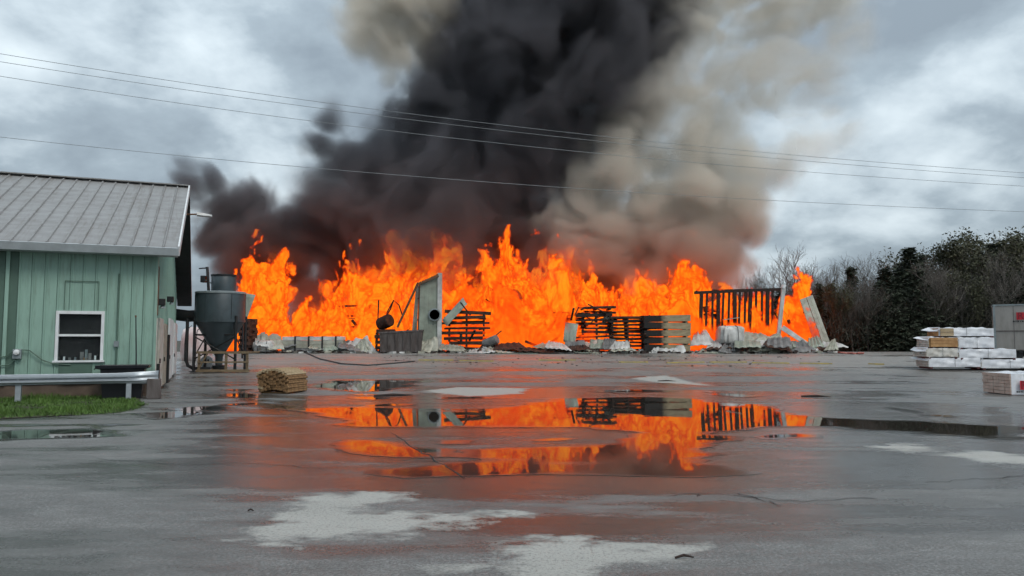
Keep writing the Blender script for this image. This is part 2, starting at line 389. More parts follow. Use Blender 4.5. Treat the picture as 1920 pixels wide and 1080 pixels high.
    L.new(mr(dampv, .2, 1, 1.0, .18), bp.inputs['Strength']); L.new(bp.outputs[0], b.inputs['Normal'])
    return m
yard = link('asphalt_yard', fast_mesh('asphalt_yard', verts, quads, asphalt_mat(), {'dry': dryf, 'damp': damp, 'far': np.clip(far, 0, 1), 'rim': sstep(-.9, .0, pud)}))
tag(yard, 'wet grey asphalt yard with dry pale patches', None, kind='structure')
# wider ground out to the horizon, a little lower
def ring_h(x, y):
    h = g(x, y) - .03
    if y > 53: h -= min(1.2, (y-53)*.04)
    if y < 3 or abs(x) > 34: h -= .02
    return h
gx = [-900,-300,-120,-70,-45,-36,-33.8,-20,-8,0,8,20,33.8,36,45,70,120,300,900]; gy = [-900,-200,-50,-10,3,10,20,30,33,36,40,44,48,52,53.2,56,62,75,110,200,500,1500]
GV = [(x, y, ring_h(x, y)) for y in gy for x in gx]; GF = [(j*19+i, j*19+i+1, (j+1)*19+i+1, (j+1)*19+i) for j in range(len(gy)-1) for i in range(18)]
link('ground', MB().add(GV, GF).mesh('ground', mat('rough_ground', (.065,.06,.045), .9, col2=(.035,.038,.022), scale=.4, bump=.4), True))['kind'] = 'structure'

# standing water: sheets cut along the ragged outline of each puddle
def water_mat():
    m = bpy.data.materials.new('puddle_water'); m.use_nodes = True; t = m.node_tree; b = t.nodes['Principled BSDF']
    b.inputs['Base Color'].default_value = (.030,.026,.022,1); b.inputs['IOR'].default_value = 1.40
    at_ = t.nodes.new('ShaderNodeAttribute'); at_.attribute_name = 'deep'; mr_ = t.nodes.new('ShaderNodeMapRange'); mr_.inputs[1].default_value = .0; mr_.inputs[2].default_value = .40; mr_.inputs[3].default_value = .17; mr_.inputs[4].default_value = .012; mr_.interpolation_type = 'SMOOTHSTEP'; t.links.new(at_.outputs['Fac'], mr_.inputs[0]); t.links.new(mr_.outputs[0], b.inputs['Roughness'])
    mc_ = t.nodes.new('ShaderNodeMix'); mc_.data_type = 'RGBA'; m3_ = t.nodes.new('ShaderNodeMapRange'); m3_.inputs[2].default_value = .35; t.links.new(at_.outputs['Fac'], m3_.inputs[0]); t.links.new(m3_.outputs[0], mc_.inputs[0]); mc_.inputs[6].default_value = (.07,.069,.067,1); mc_.inputs[7].default_value = (.030,.026,.022,1); t.links.new(mc_.outputs[2], b.inputs['Base Color'])
    tc = t.nodes.new('ShaderNodeTexCoord'); n = t.nodes.new('ShaderNodeTexNoise'); n.inputs['Scale'].default_value = 2.2; n.inputs['Detail'].default_value = 3
    t.links.new(tc.outputs['Object'], n.inputs['Vector']); bp = t.nodes.new('ShaderNodeBump'); bp.inputs['Strength'].default_value = .10; bp.inputs['Distance'].default_value = .006
    t.links.new(n.outputs['Fac'], bp.inputs['Height']); t.links.new(bp.outputs[0], b.inputs['Normal'])
    return m
WATER = water_mat()
def contour_sheets(F, XX, YY, thr):
    """triangles of the area where F > thr, cut on the contour, split into connected sheets"""
    ny_, nx_ = F.shape; pts = {}; V = []; T = []
    def key_pt(a, b):
        k = (a, b) if a < b else (b, a)
        if k not in pts:
            (i0, j0), (i1, j1) = divmod(a, nx_), divmod(b, nx_)
            if a == b: t = 0.0
            else:
                f0, f1 = F[i0, j0]-thr, F[i1, j1]-thr; t = f0/(f0-f1)
            pts[k] = len(V); V.append((XX[i0, j0]*(1-t)+XX[i1, j1]*t, YY[i0, j0]*(1-t)+YY[i1, j1]*t, F[i0, j0]*(1-t)+F[i1, j1]*t-thr))
        return pts[k]
    ins = F > thr
    act = np.argwhere(ins[:-1, :-1] | ins[:-1, 1:] | ins[1:, :-1] | ins[1:, 1:])
    for i, j in act:
        a, b, c, d = i*nx_+j, i*nx_+j+1, (i+1)*nx_+j+1, (i+1)*nx_+j
        for tri in ((a, b, c), (a, c, d)):
            poly = []
            for u in range(3):
                p, q = tri[u], tri[(u+1) % 3]; pi, qi = ins.flat[p], ins.flat[q]
                if pi: poly.append(key_pt(p, p))
                if pi != qi: poly.append(key_pt(p, q) if p < q else key_pt(q, p))
            if len(poly) >= 3: T.append(tuple(poly))
    par = list(range(len(V)))
    def find(a):
        while par[a] != a: par[a] = par[par[a]]; a = par[a]
        return a
    for p in T:
        for q in p[1:]:
            ra, rb = find(p[0]), find(q)
            if ra != rb: par[ra] = rb
    groups = {}
    for p in T: groups.setdefault(find(p[0]), []).append(p)
    return V, list(groups.values())
near_rows = ys < 36
PV, groups = contour_sheets(pud[near_rows], XX[near_rows], YY[near_rows], 0.0)
groups.sort(key=len, reverse=True)
for gi, tris in enumerate(groups[:22]):
    if len(tris) < 30: continue
    ids = sorted({i for p in tris for i in p}); rem = {k: n for n, k in enumerate(ids)}
    mb = MB().add([(PV[i][0], PV[i][1], g(PV[i][0], PV[i][1])+.004) for i in ids], [tuple(rem[i] for i in p) for p in tris])
    o = mb.build('puddle', WATER, None, True); o['kind'] = 'structure'
    a = o.data.attributes.new('deep', 'FLOAT', 'POINT'); a.data.foreach_set('value', [PV[i][2] for i in ids])
# cracks and old seams in the asphalt, thin dark strips
M['crack'] = mat('dark_crack', (.022,.021,.02), .7)
for path in ([(735,812),(780,842),(825,868),(872,897)], [(590,778),(560,772),(530,768)], [(1380,925),(1420,935),(1465,950)], [(1740,905),(1830,898),(1920,893)], [(1520,742),(1580,747),(1650,757),(1760,770)], [(180,860),(330,872),(480,868),(610,880)], [(1250,930),(1340,925),(1480,940),(1640,935)], [(560,694),(700,697),(880,694),(1040,689)]):
    pts = [G(*p) for p in path]; fine = []
    for a, b in zip(pts[:-1], pts[1:]):
        for k in range(6): fine.append(a.lerp(b, k/6) + Vector((rnd.uniform(-.03,.03), rnd.uniform(-.06,.06), 0)))
    fine.append(pts[-1]); mb = MB()
    V = []
    for i, p in enumerate(fine):
        d = (fine[min(i+1, len(fine)-1)]-fine[max(i-1, 0)]); d.z = 0; d.normalize(); s = Vector((-d.y, d.x, 0)); w = .004+.009*rnd.random()
        V += [p+s*w, p-s*w]
    mb.add([(v.x, v.y, g(v.x, v.y)+.007) for v in V], [(2*i, 2*i+1, 2*i+3, 2*i+2) for i in range(len(fine)-1)])
    mb.build('crack', M['crack'], yard)
# ------------------------------------------------------------------ green building
BA = math.radians(22)
bld = thing('green_building', 'green metal-sided shed with grey ribbed roof beside the grass strip', 'building', (-11.6, 24.0, 0.0), BA)
LEN, DEP, Z0, ZW, ZR, RIDGE = 10.4, 15.0, .42, 4.60, 8.25, 7.3
def rib_panel(w, h0, h1, rib=.022):
    """siding sheet in the x-z plane, flat pan with a raised rib at its left edge; h0 / h1 are its top heights left and right"""
    xs_ = [0, .02, .045, .065, w-.006]; ys_ = [0, 0, -rib, -rib, 0]; xs_ = [0, .018, .05, .068, w-.008]; ys_ = [0, -rib, -rib, 0, 0]
    V = []
    for x_, y_ in zip(xs_, ys_):
        top = h0+(h1-h0)*x_/w
        V += [(x_, y_, 0), (x_, y_, top), (x_, .02, 0), (x_, .02, top)]
    F = []
    for i in range(4):
        a, b = 4*i, 4*i+4
        F += [(a, b, b+1, a+1), (a+2, a+3, b+3, b+2), (a+1, b+1, b+3, a+3), (a, a+2, b+2, b)]
    F += [(0, 1, 3, 2), (16, 18, 19, 17)]
    return MB().add(V, F)
PW = .345
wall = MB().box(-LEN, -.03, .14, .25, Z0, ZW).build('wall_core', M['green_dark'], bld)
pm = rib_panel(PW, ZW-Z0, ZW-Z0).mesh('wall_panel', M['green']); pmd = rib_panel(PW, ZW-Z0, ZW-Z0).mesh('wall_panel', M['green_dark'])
WX0, WX1, WZ0, WZ1 = -2.72, -1.45, 1.16, 2.68
low = rib_panel(PW, WZ0-Z0, WZ0-Z0).mesh('wall_panel', M['green']); high = rib_panel(PW, ZW-WZ1, ZW-WZ1).mesh('wall_panel', M['green'])
for i in range(30):
    x0 = -(i+1)*PW
    if x0 < -LEN: break
    if x0+PW > WX0 and x0 < WX1:
        link('wall_panel', low, wall, M=Matrix.Translation((x0, 0, Z0))); link('wall_panel', high, wall, M=Matrix.Translation((x0, 0, WZ1)))
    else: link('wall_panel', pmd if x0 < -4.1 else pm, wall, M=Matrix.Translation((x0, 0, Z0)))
# siding either side of the window opening between panel joints
for (a, b) in ((-2.76, WX0), (WX1, -1.38)):
    MB().box(a, b, -.004, .02, WZ0-.03, WZ1+.03).build('siding_patch', M['green'], wall)
MB().box(-LEN, .015, .025, .3, -.05, Z0-.005).build('foundation', M['concrete'], bld)
MB().box(-4.12, -4.02, -.055, -.002, Z0, ZW-.1).build('trim_strip', M['green'], bld)
# gable wall
gab = MB().add([(-.14, .15, Z0), (-.14, DEP, Z0), (-.14, DEP, 4.25), (-.14, RIDGE, ZR-.25), (-.14, .15, ZW), (-.03, .15, Z0), (-.03, DEP, Z0), (-.03, DEP, 4.25), (-.03, RIDGE, ZR-.25), (-.03, .15, ZW)],
         [(0,1,2,3,4), (9,8,7,6,5), (0,5,6,1), (1,6,7,2), (2,7,8,3), (3,8,9,4), (4,9,5,0)]).build('gable_core', M['green_dark'], bld)
GW = .5
def gtop(y): return (ZW + (ZR-.2-ZW)*y/RIDGE) if y < RIDGE else (ZR-.2 + (4.2-ZR+.2)*(y-RIDGE)/(DEP-RIDGE))
for i in range(30):
    y0 = i*GW
    o = rib_panel(GW, gtop(y0)-Z0, gtop(y0+GW)-Z0, .03).build('gable_panel', M['green'], gab)
    o.matrix_local = Matrix.Translation((0, y0, Z0)) @ Matrix.Rotation(math.pi/2, 4, 'Z')
MB().box(-.02, .02, .31, DEP, -.06, Z0-.004).build('foundation', M['concrete'], bld)
# corner boards, rust streaks, doors on the gable side
MB().box(-.005, .075, -.075, .06, Z0, ZW-.12).build('corner_trim', M['green'], bld)
MB().box(.035, .085, .10, .42, 2.6, 4.2).build('corner_board', M['rust'], bld)
MB().box(.035, .10, -.02, .10, .05, 2.5).build('downpipe', M['dirty_white'], bld)
def gdoor(y0, y1, zt, m, zb=.1):
    d = MB().box(.04, .09, y0, y1, zb, zt).build('door', m, bld)
    nb = max(2, int((y1-y0)/.45))
    for k in range(nb):
        a = y0+(y1-y0)*k/nb; MB().box(.09, .105+.008*(k % 2), a+.02, a+(y1-y0)/nb-.02, zb+.03, zt-.04).build('plank', m, d)
    MB().box(.09, .15, y0+.15, y0+.22, 1.0, 1.16).build('handle', M['iron'], d)
gdoor(1.2, 3.3, 2.55, M['dirty_white']); gdoor(3.7, 5.6, 2.4, M['beige']); gdoor(7.4, 10.6, 2.7, M['white']); gdoor(11.6, 14.4, 2.6, M['white'], .15)
MB().box(.04, .20, 5.7, 6.0, .1, 2.0).build('door_post', M['iron'], bld)
MB().box(.04, .16, .75, .95, .05, 1.0).build('door_post', M['iron'], bld)
for (yy, zz) in ((.55, 3.02), (6.2, 3.4)):
    lf = MB().box(.03, .28, yy-.13, yy+.13, zz-.08, zz+.14).build('wall_light', M['iron'], bld, bevel=.02)
    MB().lathe([(.05,0),(.10,-.10)], (.2, yy, zz-.08), 10).build('lamp_glass', M['slate_light'], lf)
MB().box(.03, .07, 4.6, 5.0, 5.1, 6.0).build('gable_vent', M['iron'], bld)
# roof
def roof_slope(ya, za, yb, zb, name):
    """one pitch, ribbed sheets running from eave to ridge"""
    sl = math.atan2(zb-za, yb-ya); L_ = math.hypot(zb-za, yb-ya); x1 = .66; x0 = -LEN-.3
    base = Matrix.Translation((0, ya, za)) @ Matrix.Rotation(sl, 4, 'X')
    r = MB().box(x0, x1-.03, .02, L_, -.10, -.03).build(name, M['trim'], bld); r.matrix_local = base
    w = .46; n_ = int((x1-x0)/w); mb = MB()
    xs_ = [0, .02, .05, .075, w-.006]; zs_ = [0, .055, .055, 0, 0]
    V = []
    for x_, z_ in zip(xs_, zs_): V += [(x_, -.05, z_), (x_, L_, z_), (x_, -.05, -.02), (x_, L_, -.02)]
    F = []
    for i in range(4):
        a, b = 4*i, 4*i+4; F += [(a, b, b+1, a+1), (a+2, a+3, b+3, b+2), (a, a+2, b+2, b), (a+1, b+1, b+3, a+3)]
    F += [(0, 1, 3, 2), (16, 18, 19, 17)]
    me = mb.add(V, F).mesh('roof_panel', M['roof'])
    for k in range(n_):
        link('roof_panel', me, r, M=Matrix.Translation((x1-(k+1)*w, 0, rnd.uniform(0, .004))))
    # two screw lines across the sheets
    for q in (.33, .66): MB().box(x0, x1-.02, L_*q-.012, L_*q+.012, .0005, .004).build('screw_line', M['roof'], r)
    return r, base, L_, x0, x1
rf, Bf, Lf, X0, X1 = roof_slope(-.62, 4.74, RIDGE, ZR, 'roof')
rb, Bb, Lb, _, _ = roof_slope(DEP+.75, 3.95, RIDGE, ZR, 'rear_roof')
MB().box(X0, X1+.02, -.10, -.052, -.22, .03).build('fascia', M['trim'], rf)
MB().box(X1-.002, X1+.055, -.08, Lf+.02, -.24, .085).build('rake_trim', M['white'], rf)
MB().box(X0, X1, RIDGE-.2, RIDGE+.2, ZR+.03, ZR+.075).build('ridge_cap', M['roof'], bld)
# dark rear rake seen from below
MB().hexa([(.02, RIDGE+.05, ZR-.28), (X1+.05, RIDGE+.05, ZR-.28), (X1+.05, DEP+.7, 3.55), (.02, DEP+.7, 3.55)], [(.02, RIDGE+.05, ZR-.10), (X1+.05, RIDGE+.05, ZR-.10), (X1+.05, DEP+.7, 3.86), (.02, DEP+.7, 3.86)]).build('rear_rake_board', M['iron'], bld)
MB().box(-LEN, .64, -.60, -.02, 4.50, 4.52).build('soffit', M['trim'], bld)
# floodlight on an arm near the ridge
la = MB().tube([(.6, RIDGE+.4, 7.15), (1.0, RIDGE+.5, 7.2)], .035, 8).build('lamp_arm', M['rust'], bld)
MB().hexa([(1.0, RIDGE+.3, 7.14), (1.62, RIDGE+.35, 7.12), (1.62, RIDGE+.65, 7.12), (1.0, RIDGE+.7, 7.14)], [(1.0, RIDGE+.36, 7.28), (1.6, RIDGE+.4, 7.20), (1.6, RIDGE+.6, 7.20), (1.0, RIDGE+.64, 7.28)]).build('lamp_head', M['yellow_lamp'], la)
# window
win = MB().box(WX0+.01, WX1-.01, .10, .13, WZ0+.01, WZ1-.01).build('window', M['dark'], bld)
fw = .075
fr = MB(); fr.box(WX0-.03, WX1+.03, -.05, .09, WZ1-fw, WZ1+.02); fr.box(WX0-.03, WX0+fw-.02, -.05, .09, WZ0, WZ1-fw); fr.box(WX1-fw+.02, WX1+.03, -.05, .09, WZ0, WZ1-fw)
fr.build('frame', M['white'], win); MB().box(WX0-.07, WX1+.07, -.10, .08, WZ0-.06, WZ0-.001).build('sill', M['white'], win)
zm = (WZ0+WZ1)/2+.02
MB().box(WX0+.055, WX1-.055, -.03, .07, zm-.035, zm+.035).build('meeting_rail', M['white'], win)
for (a, b, yy) in ((zm+.035, WZ1-fw, .03), (WZ0, zm-.035, .01)):
    MB().box(WX0+.055, WX1-.055, yy, yy+.008, a, b).build('pane', M['glass'], win)
for k, (xx, hh, ww, mm) in enumerate(((-2.5,.12,.05,'white'),(-2.35,.09,.07,'sheet_grey'),(-2.2,.10,.05,'slate_light'),(-2.02,.26,.10,'sheet_grey'),(-1.9,.33,.07,'slate_light'),(-1.8,.22,.08,'sheet_grey'),(-1.65,.14,.05,'white'),(-1.95,.08,.16,'wood_orange'))):
    MB().box(xx-ww/2, xx+ww/2, .045, .085, WZ0+.002, WZ0+hh).build('sill_clutter', M[mm], win)
MB().box(-2.62, -1.72, -.050, -.037, Z0+.02, WZ0-.08).build('patch_panel', M['green_dark'], bld)
for (a, b, c, d) in ((-2.55,-1.6,3.62,3.645), (-2.55,-2.53,WZ1+.05,3.62), (-1.62,-1.6,WZ1+.05,3.62)):
    MB().box(a, b, -.044, -.036, c, d).build('old_opening_seam', M['green_dark'], bld)
# electrics
cd = MB().tube([(-1.06,-.06,.95), (-1.06,-.06,3.85), (-1.06,-.02,3.9)], .02, 6).build('conduit', M['green_dark'], bld)
MB().box(-1.13, -.99, -.10, -.02, 1.58, 1.76).build('junction_box', M['slate_light'], cd)
mt = MB().box(-3.83, -3.60, -.16, -.02, 1.22, 1.52).build('electric_meter', M['slate_light'], bld, bevel=.02)
MB().lathe([(.085,0),(.08,.07),(.03,.09)], (0,0,0), 14).build('meter_dial', M['white'], mt).matrix_local = Matrix.Translation((-3.715,-.16,1.42)) @ Matrix.Rotation(math.pi/2, 4, 'X')
for pts in ([(-3.65,-.10,1.5),(-3.4,-.10,1.48),(-3.05,-.09,1.18),(-2.75,-.08,1.06),(-2.3,-.07,1.02)], [(-3.8,-.10,1.48),(-4.0,-.10,1.3),(-4.4,-.10,1.22),(-5.2,-.09,1.3)], [(-3.75,-.10,1.22),(-3.9,-.11,1.05),(-4.3,-.11,1.0),(-5.2,-.1,1.02)]):
    MB().tube(pts, .018, 6).build('cable', M['green_dark'], bld)

# ------------------------------------------------------------------ guardrail, tub, grass
def front(t, off, z):        # point on the line of the front wall, t metres left of the corner, off metres out in front
    return Vector((-11.6 - .927*t + .375*off, 24.0 - .375*t - .927*off, z))
gr = thing('guardrail', 'galvanised corrugated guardrail along the front of the green shed', 'guardrail', (0,0,0))
prof = [(-.155,0),(-.12,.0),(-.075,.075),(-.045,.075),(-.012,.0),(.012,.0),(.045,.075),(.075,.075),(.12,0),(.155,0)]
mb = MB(); st = [10.5, 8, 6, 4, 2.6, 1.6, .9, .45, .15, -.1, -.25]; V = []
for i, t_ in enumerate(st):
    flare = max(0, 1-(t_+.25)/1.0)
    for (zz, oo) in prof: V.append(front(t_, 1.35+oo*(1-.75*flare)-flare*.12, .645+zz*(1+.35*flare)))
m_ = len(prof)
mb.add(V, [(i*m_+j, i*m_+j+1, (i+1)*m_+j+1, (i+1)*m_+j) for i in range(len(st)-1) for j in range(m_-1)])
ro = mb.build('rail', M['steel'], gr, True); sd_ = ro.modifiers.new('thick', 'SOLIDIFY'); sd_.thickness = .012
for t_ in (.55, 3.4, 6.3, 9.2):
    MB().hexa([front(t_-.07,1.18,-.02), front(t_+.07,1.18,-.02), front(t_+.07,1.33,-.02), front(t_-.07,1.33,-.02)], [front(t_-.07,1.18,.78), front(t_+.07,1.18,.78), front(t_+.07,1.33,.78), front(t_-.07,1.33,.78)]).build('post', M['steel'], gr)
for t_ in (.55, 3.4, 6.3): MB().bar(front(t_,1.34,.65), front(t_,1.40,.65), .05).build('bolt', M['steel'], gr)
# black tub between wall and rail
tb = thing('plastic_tub', 'black open tub standing between the guardrail and the green wall', 'tub', front(.75, .75, 0), BA)
def ringq(w, d, z): return [(-w,-d,z),(w,-d,z),(w,d,z),(-w,d,z)]
q = MB(); rings = [ringq(.52,.36,.0), ringq(.60,.42,.9), ringq(.72,.50,.93), ringq(.73,.51,1.02), ringq(.66,.46,1.02), ringq(.56,.38,.82), ringq(.48,.32,.08)]
for i in range(len(rings)-1):
    q.add(rings[i]+rings[i+1], [(0,1,5,4),(1,2,6,5),(2,3,7,6),(3,0,4,7)])
q.add(rings[-1], [(0,1,2,3)]); q.add(rings[0], [(3,2,1,0)]); q.build('shell', M['black'], tb)
MB().tube([(-.73,.1,.97),(-.80,.1,.90),(-.80,-.1,.90),(-.73,-.1,.97)], .015, 6).build('handle', M['iron'], tb)
pl = thing('tall_stick', 'thin dark stick leaning upright out of the black tub', 'stick', front(.42, .8, .1), BA)
MB().tube([(.03,0,0),(.0,0,1.2),(-.05,.02,2.42)], [.024,.022,.018], 6).build('shaft', M['iron'], pl); MB().tube([(-.05,.02,2.40),(-.055,.02,2.46)], .027, 6).build('tip', M['rust'], pl)
# timber sleeper at the rail end
sl_ = MB().hexa([front(.05,1.15,0), front(-.35,1.15,0), front(-.35,1.5,0), front(.05,1.5,0)], [front(.05,1.15,.62), front(-.33,1.15,.6), front(-.33,1.48,.6), front(.05,1.48,.62)]).build('timber_block', M['skip'], None, bevel=.02)
tag(sl_, 'short dark timber post block at the end of the guardrail', 'block')
# grass strip
gp = [(-120,741),(60,741),(200,739),(262,748),(268,762),(225,774),(120,780),(0,786),(-140,792)]
gpoly = yard_poly(gp)
eb = MB(); cen = len(gpoly)
eb.add([(p[0], p[1], .012) for p in gpoly], [tuple(range(cen))]).build('grass_bank', M['earth'], None)['kind'] = 'structure'
rs = np.random.RandomState(3); bx = np.array(gpoly); NB = 34000
gxp = rs.uniform(bx[:,0].min()-.1, bx[:,0].max()+.1, NB); gyp = rs.uniform(bx[:,1].min()-.1, bx[:,1].max()+.1, NB)
sdv = poly_sd(gxp, gyp, gpoly); clump = n2(gxp, gyp, .9, 3, 2.0)
keep = (sdv + clump*.9 > .02) & (clump > -.26); gxp, gyp, clump, sdv = gxp[keep], gyp[keep], clump[keep], sdv[keep]
k_ = len(gxp); hh = (.05 + .12*rs.rand(k_))*np.clip(.8+clump*2.2, .3, 1.8)*np.clip(.45+sdv*1.2, .35, 1); an = rs.rand(k_)*6.283; ln = .06*rs.randn(k_, 2); wd = .008+.008*rs.rand(k_)
a_ = np.stack([gxp-np.cos(an)*wd, gyp-np.sin(an)*wd, np.full(k_, .01)], 1); b_ = np.stack([gxp+np.cos(an)*wd, gyp+np.sin(an)*wd, np.full(k_, .01)], 1)
c_ = np.stack([gxp+ln[:,0], gyp+ln[:,1], .01+hh], 1)
GVv = np.stack([a_, b_, c_], 1).reshape(-1, 3)
tag(link('grass', fast_mesh('grass', GVv, np.arange(3*k_).reshape(-1, 3), M['grass'])), 'short green grass in front of the green shed', 'grass', kind='stuff')

# ------------------------------------------------------------------ dust hopper and its neighbours
hp0 = G(410, 696); HD = hp0.y; S = HD/FPX; hz = hp0.z
hop = thing('dust_hopper', 'dark slate dust-collector hopper with cone bottom on black legs', 'hopper', hp0)
def hzp(py): return P(410, py, HD).z - hz
zt, zs, zb, zn = hzp(548), hzp(602), hzp(668), hzp(684); R_ = 44*S
tk = MB().lathe([(R_, zs), (R_, zt-.06), (R_*.97, zt), (R_*.3, zt+.05)], (0,0,0), 40).build('tank', M['slate'], hop, True)
MB().lathe([(R_+.03, zt-.10), (R_+.03, zt-.02), (R_+.0, zt+.01)], (0,0,0), 40).build('top_rim', M['slate_light'], tk, True)
MB().lathe([(R_+.025, zs-.06), (R_+.025, zs+.06)], (0,0,0), 40).build('belt', M['slate'], tk)
MB().lathe([(.17, zn), (.19, zb), (R_*.99, zs-.06)], (0,0,0), 40).build('cone', M['slate'], hop, True)
MB().lathe([(.30, .05), (.32, zn-.03), (.17, zn)], (0,0,0), 14).build('discharge_valve', M['iron'], hop)
for k in range(6):
    a = k*math.pi/3+.3; MB().bar((R_*math.cos(a)*1.005, R_*math.sin(a)*1.005, zs+.1), (R_*math.cos(a)*1.005, R_*math.sin(a)*1.005, zt-.12), .03).build('seam', M['slate'], tk)
bx0 = MB().lathe([(.60, zt+.02), (.60, zt+.86), (.57, zt+.90)], (.1,.1,0), 28).build('top_filter', M['slate'], hop, True)
MB().lathe([(.63, zt+.82), (.63, zt+.90)], (.1,.1,0), 28).build('filter_lid', M['iron'], bx0)
for (lx, ly) in ((-1.02,-.62),(1.05,-.62),(1.05,.75),(-1.02,.75)):
    lg = MB().tube([(lx,ly,0),(lx,ly,zs+.25)], .075, 8).build('leg', M['iron'], hop); MB().box(lx-.16, lx+.16, ly-.16, ly+.16, 0, .04).build('foot_plate', M['iron'], lg)
for a, b in (((-1.02,-.62,1.75),(1.05,-.62,.62)), ((1.05,-.62,1.75),(-1.02,-.62,.62)), ((-1.02,.75,1.75),(-1.02,-.62,.7)), ((1.05,-.62,1.75),(1.05,.75,.7))):
    MB().tube([a, b], .035, 6).build('brace', M['iron'], hop)
for a, b in (((-1.02,-.62,1.85),(-.3,-.62,1.82)), ((.45,-.62,1.85),(1.05,-.62,1.85))): MB().tube([a, b], .05, 6).build('brace', M['iron'], hop)
MB().tube([(-R_*.7,-.1,zs+.28), (-1.6,-.05,zs+.25), (-2.4,0,zs+.35), (-3.2,.1,zs+.5)], .30, 14).build('inlet_duct', M['iron'], hop, True)
MB().tube([(-1.42,-.55,zs+.1), (-1.42,-.55,.55), (-1.36,-.5,.30), (-1.15,-.4,.16), (-.4,-.1,.14)], .085, 8).build('down_pipe', M['iron'], hop, True)
ms = MB().tube([(-.62,0,zt), (-.72,0,zt+1.15), (-.74,0,zt+1.3)], .07, 6).build('mast', M['iron'], hop)
MB().bar((-.72,0,zt+1.25), (-1.15,0,zt+1.22), .06).build('mast_arm', M['iron'], ms); MB().bar((-.3,0,zt+.35), (-.95,0,zt+.72), .06).build('mast_stay', M['slate_light'], ms)
MB().box(-1.02,-.78,-.15,.15, zt+.5, zt+.85).build('motor', M['iron'], ms, bevel=.03)
# tan timber railing round the hopper
rl0 = G(425, 697)
rl = thing('timber_railing', 'low tan timber railing around the hopper legs', 'railing', rl0)
w2 = 1.20
for x_ in (-w2, 0.15, w2): MB().box(x_-.05, x_+.05, -.55, -.45, 0, 1.02).build('post', M['timber'], rl)
MB().box(-w2-.1, w2+.1, -.59, -.552, .92, 1.04).build('rail', M['timber'], rl); MB().box(-w2-.05, w2+.1, -.59, -.552, .46, .54).build('rail', M['timber'], rl); MB().box(-w2-.1, w2+.1, -.62, -.40, .0, .13).build('rail', M['timber'], rl)
for x_ in (-w2, w2): MB().bar((x_, -.45, .98), (x_-.0, 1.2, .98), .08).build('rail', M['timber'], rl)
MB().bar((-w2,-.57,.1), (-.75,-.57,.95), .06).build('brace', M['timber'], rl)
# white bale, white drum
def lump(name, label, cat, px0, px1, py0, py1, D, m, seed, sq=.45, parent=None, depth=None, lean=0):
    """crumpled wrapped bundle: a box-like rounded mass with folds"""
    a, b = P(px0, py1, D), P(px1, py0, D); w, h = (b.x-a.x)/2, (b.z-a.z); d_ = depth or w
    me_n, nn = 20, 12; V = []; F = []; r2 = random.Random(seed); ph = [r2.uniform(0, 6.3) for _ in range(6)]
    for j in range(nn+1):
        v = j/nn; el = (v-.5)*math.pi
        for i in range(me_n):
            u = 2*math.pi*i/me_n
            cx = math.copysign(abs(math.cos(u))**sq, math.cos(u)); cyy = math.copysign(abs(math.sin(u))**sq, math.sin(u)); ce = abs(math.cos(el))**sq; se = math.copysign(abs(math.sin(el))**sq, math.sin(el))
            wr = 1+.05*math.sin(5*u+ph[0]+3*v)+.05*math.sin(9*u+ph[1]-6*v)+.06*math.sin(3*u+ph[2]+9*v)+r2.uniform(-.03,.03)
            V.append((w*cx*ce*wr*(1-.12*v)+lean*v*w, d_*cyy*ce*wr, h*.5*(1+se*(1+.08*math.sin(4*u+ph[3])))))
    for j in range(nn):
        for i in range(me_n): F.append((j*me_n+i, j*me_n+(i+1)%me_n, (j+1)*me_n+(i+1)%me_n, (j+1)*me_n+i))
    loc = ((a.x+b.x)/2, D, a.z-.03)
    t = thing(name, label, cat, loc); MB().add(V, F).build('wrapping', m, t, True)
    for k in range(2):
        xx = (-.4+.8*k)*w; pts = [(xx, -d_*1.06, .02), (xx, -d_*1.1, h*.5), (xx, -d_*.95, h*.93), (xx, 0, h*1.07)]
        MB().tube(pts, .02, 5).build('strap', M['iron'], t)
    return t
lump('wrapped_bale', 'white and pinkish wrapped bale behind the hopper legs', 'bale', 342, 396, 614, 680, 44.5, mat('pinkish_wrap', (.70,.66,.65), .5, col2=(.52,.33,.32), scale=.9), 4, .55)
dr = P(391, 676, HD+1.6); gz_ = g(dr.x, dr.y)
drm = thing('white_drum', 'small white drum lying on its side under the hopper', 'drum', (dr.x, dr.y, gz_+.34), 0)
o = MB().lathe([(.30,-.45),(.33,-.43),(.33,.43),(.30,.45)], (0,0,0), 22).build('shell', M['white'], drm, True); o.rotation_euler = (math.pi/2,0,.15)
o2 = MB().lathe([(.05,.45),(.05,.50)], (0.1,.1,0), 10).build('bung', M['iron'], drm); o2.rotation_euler = (math.pi/2,0,.15)

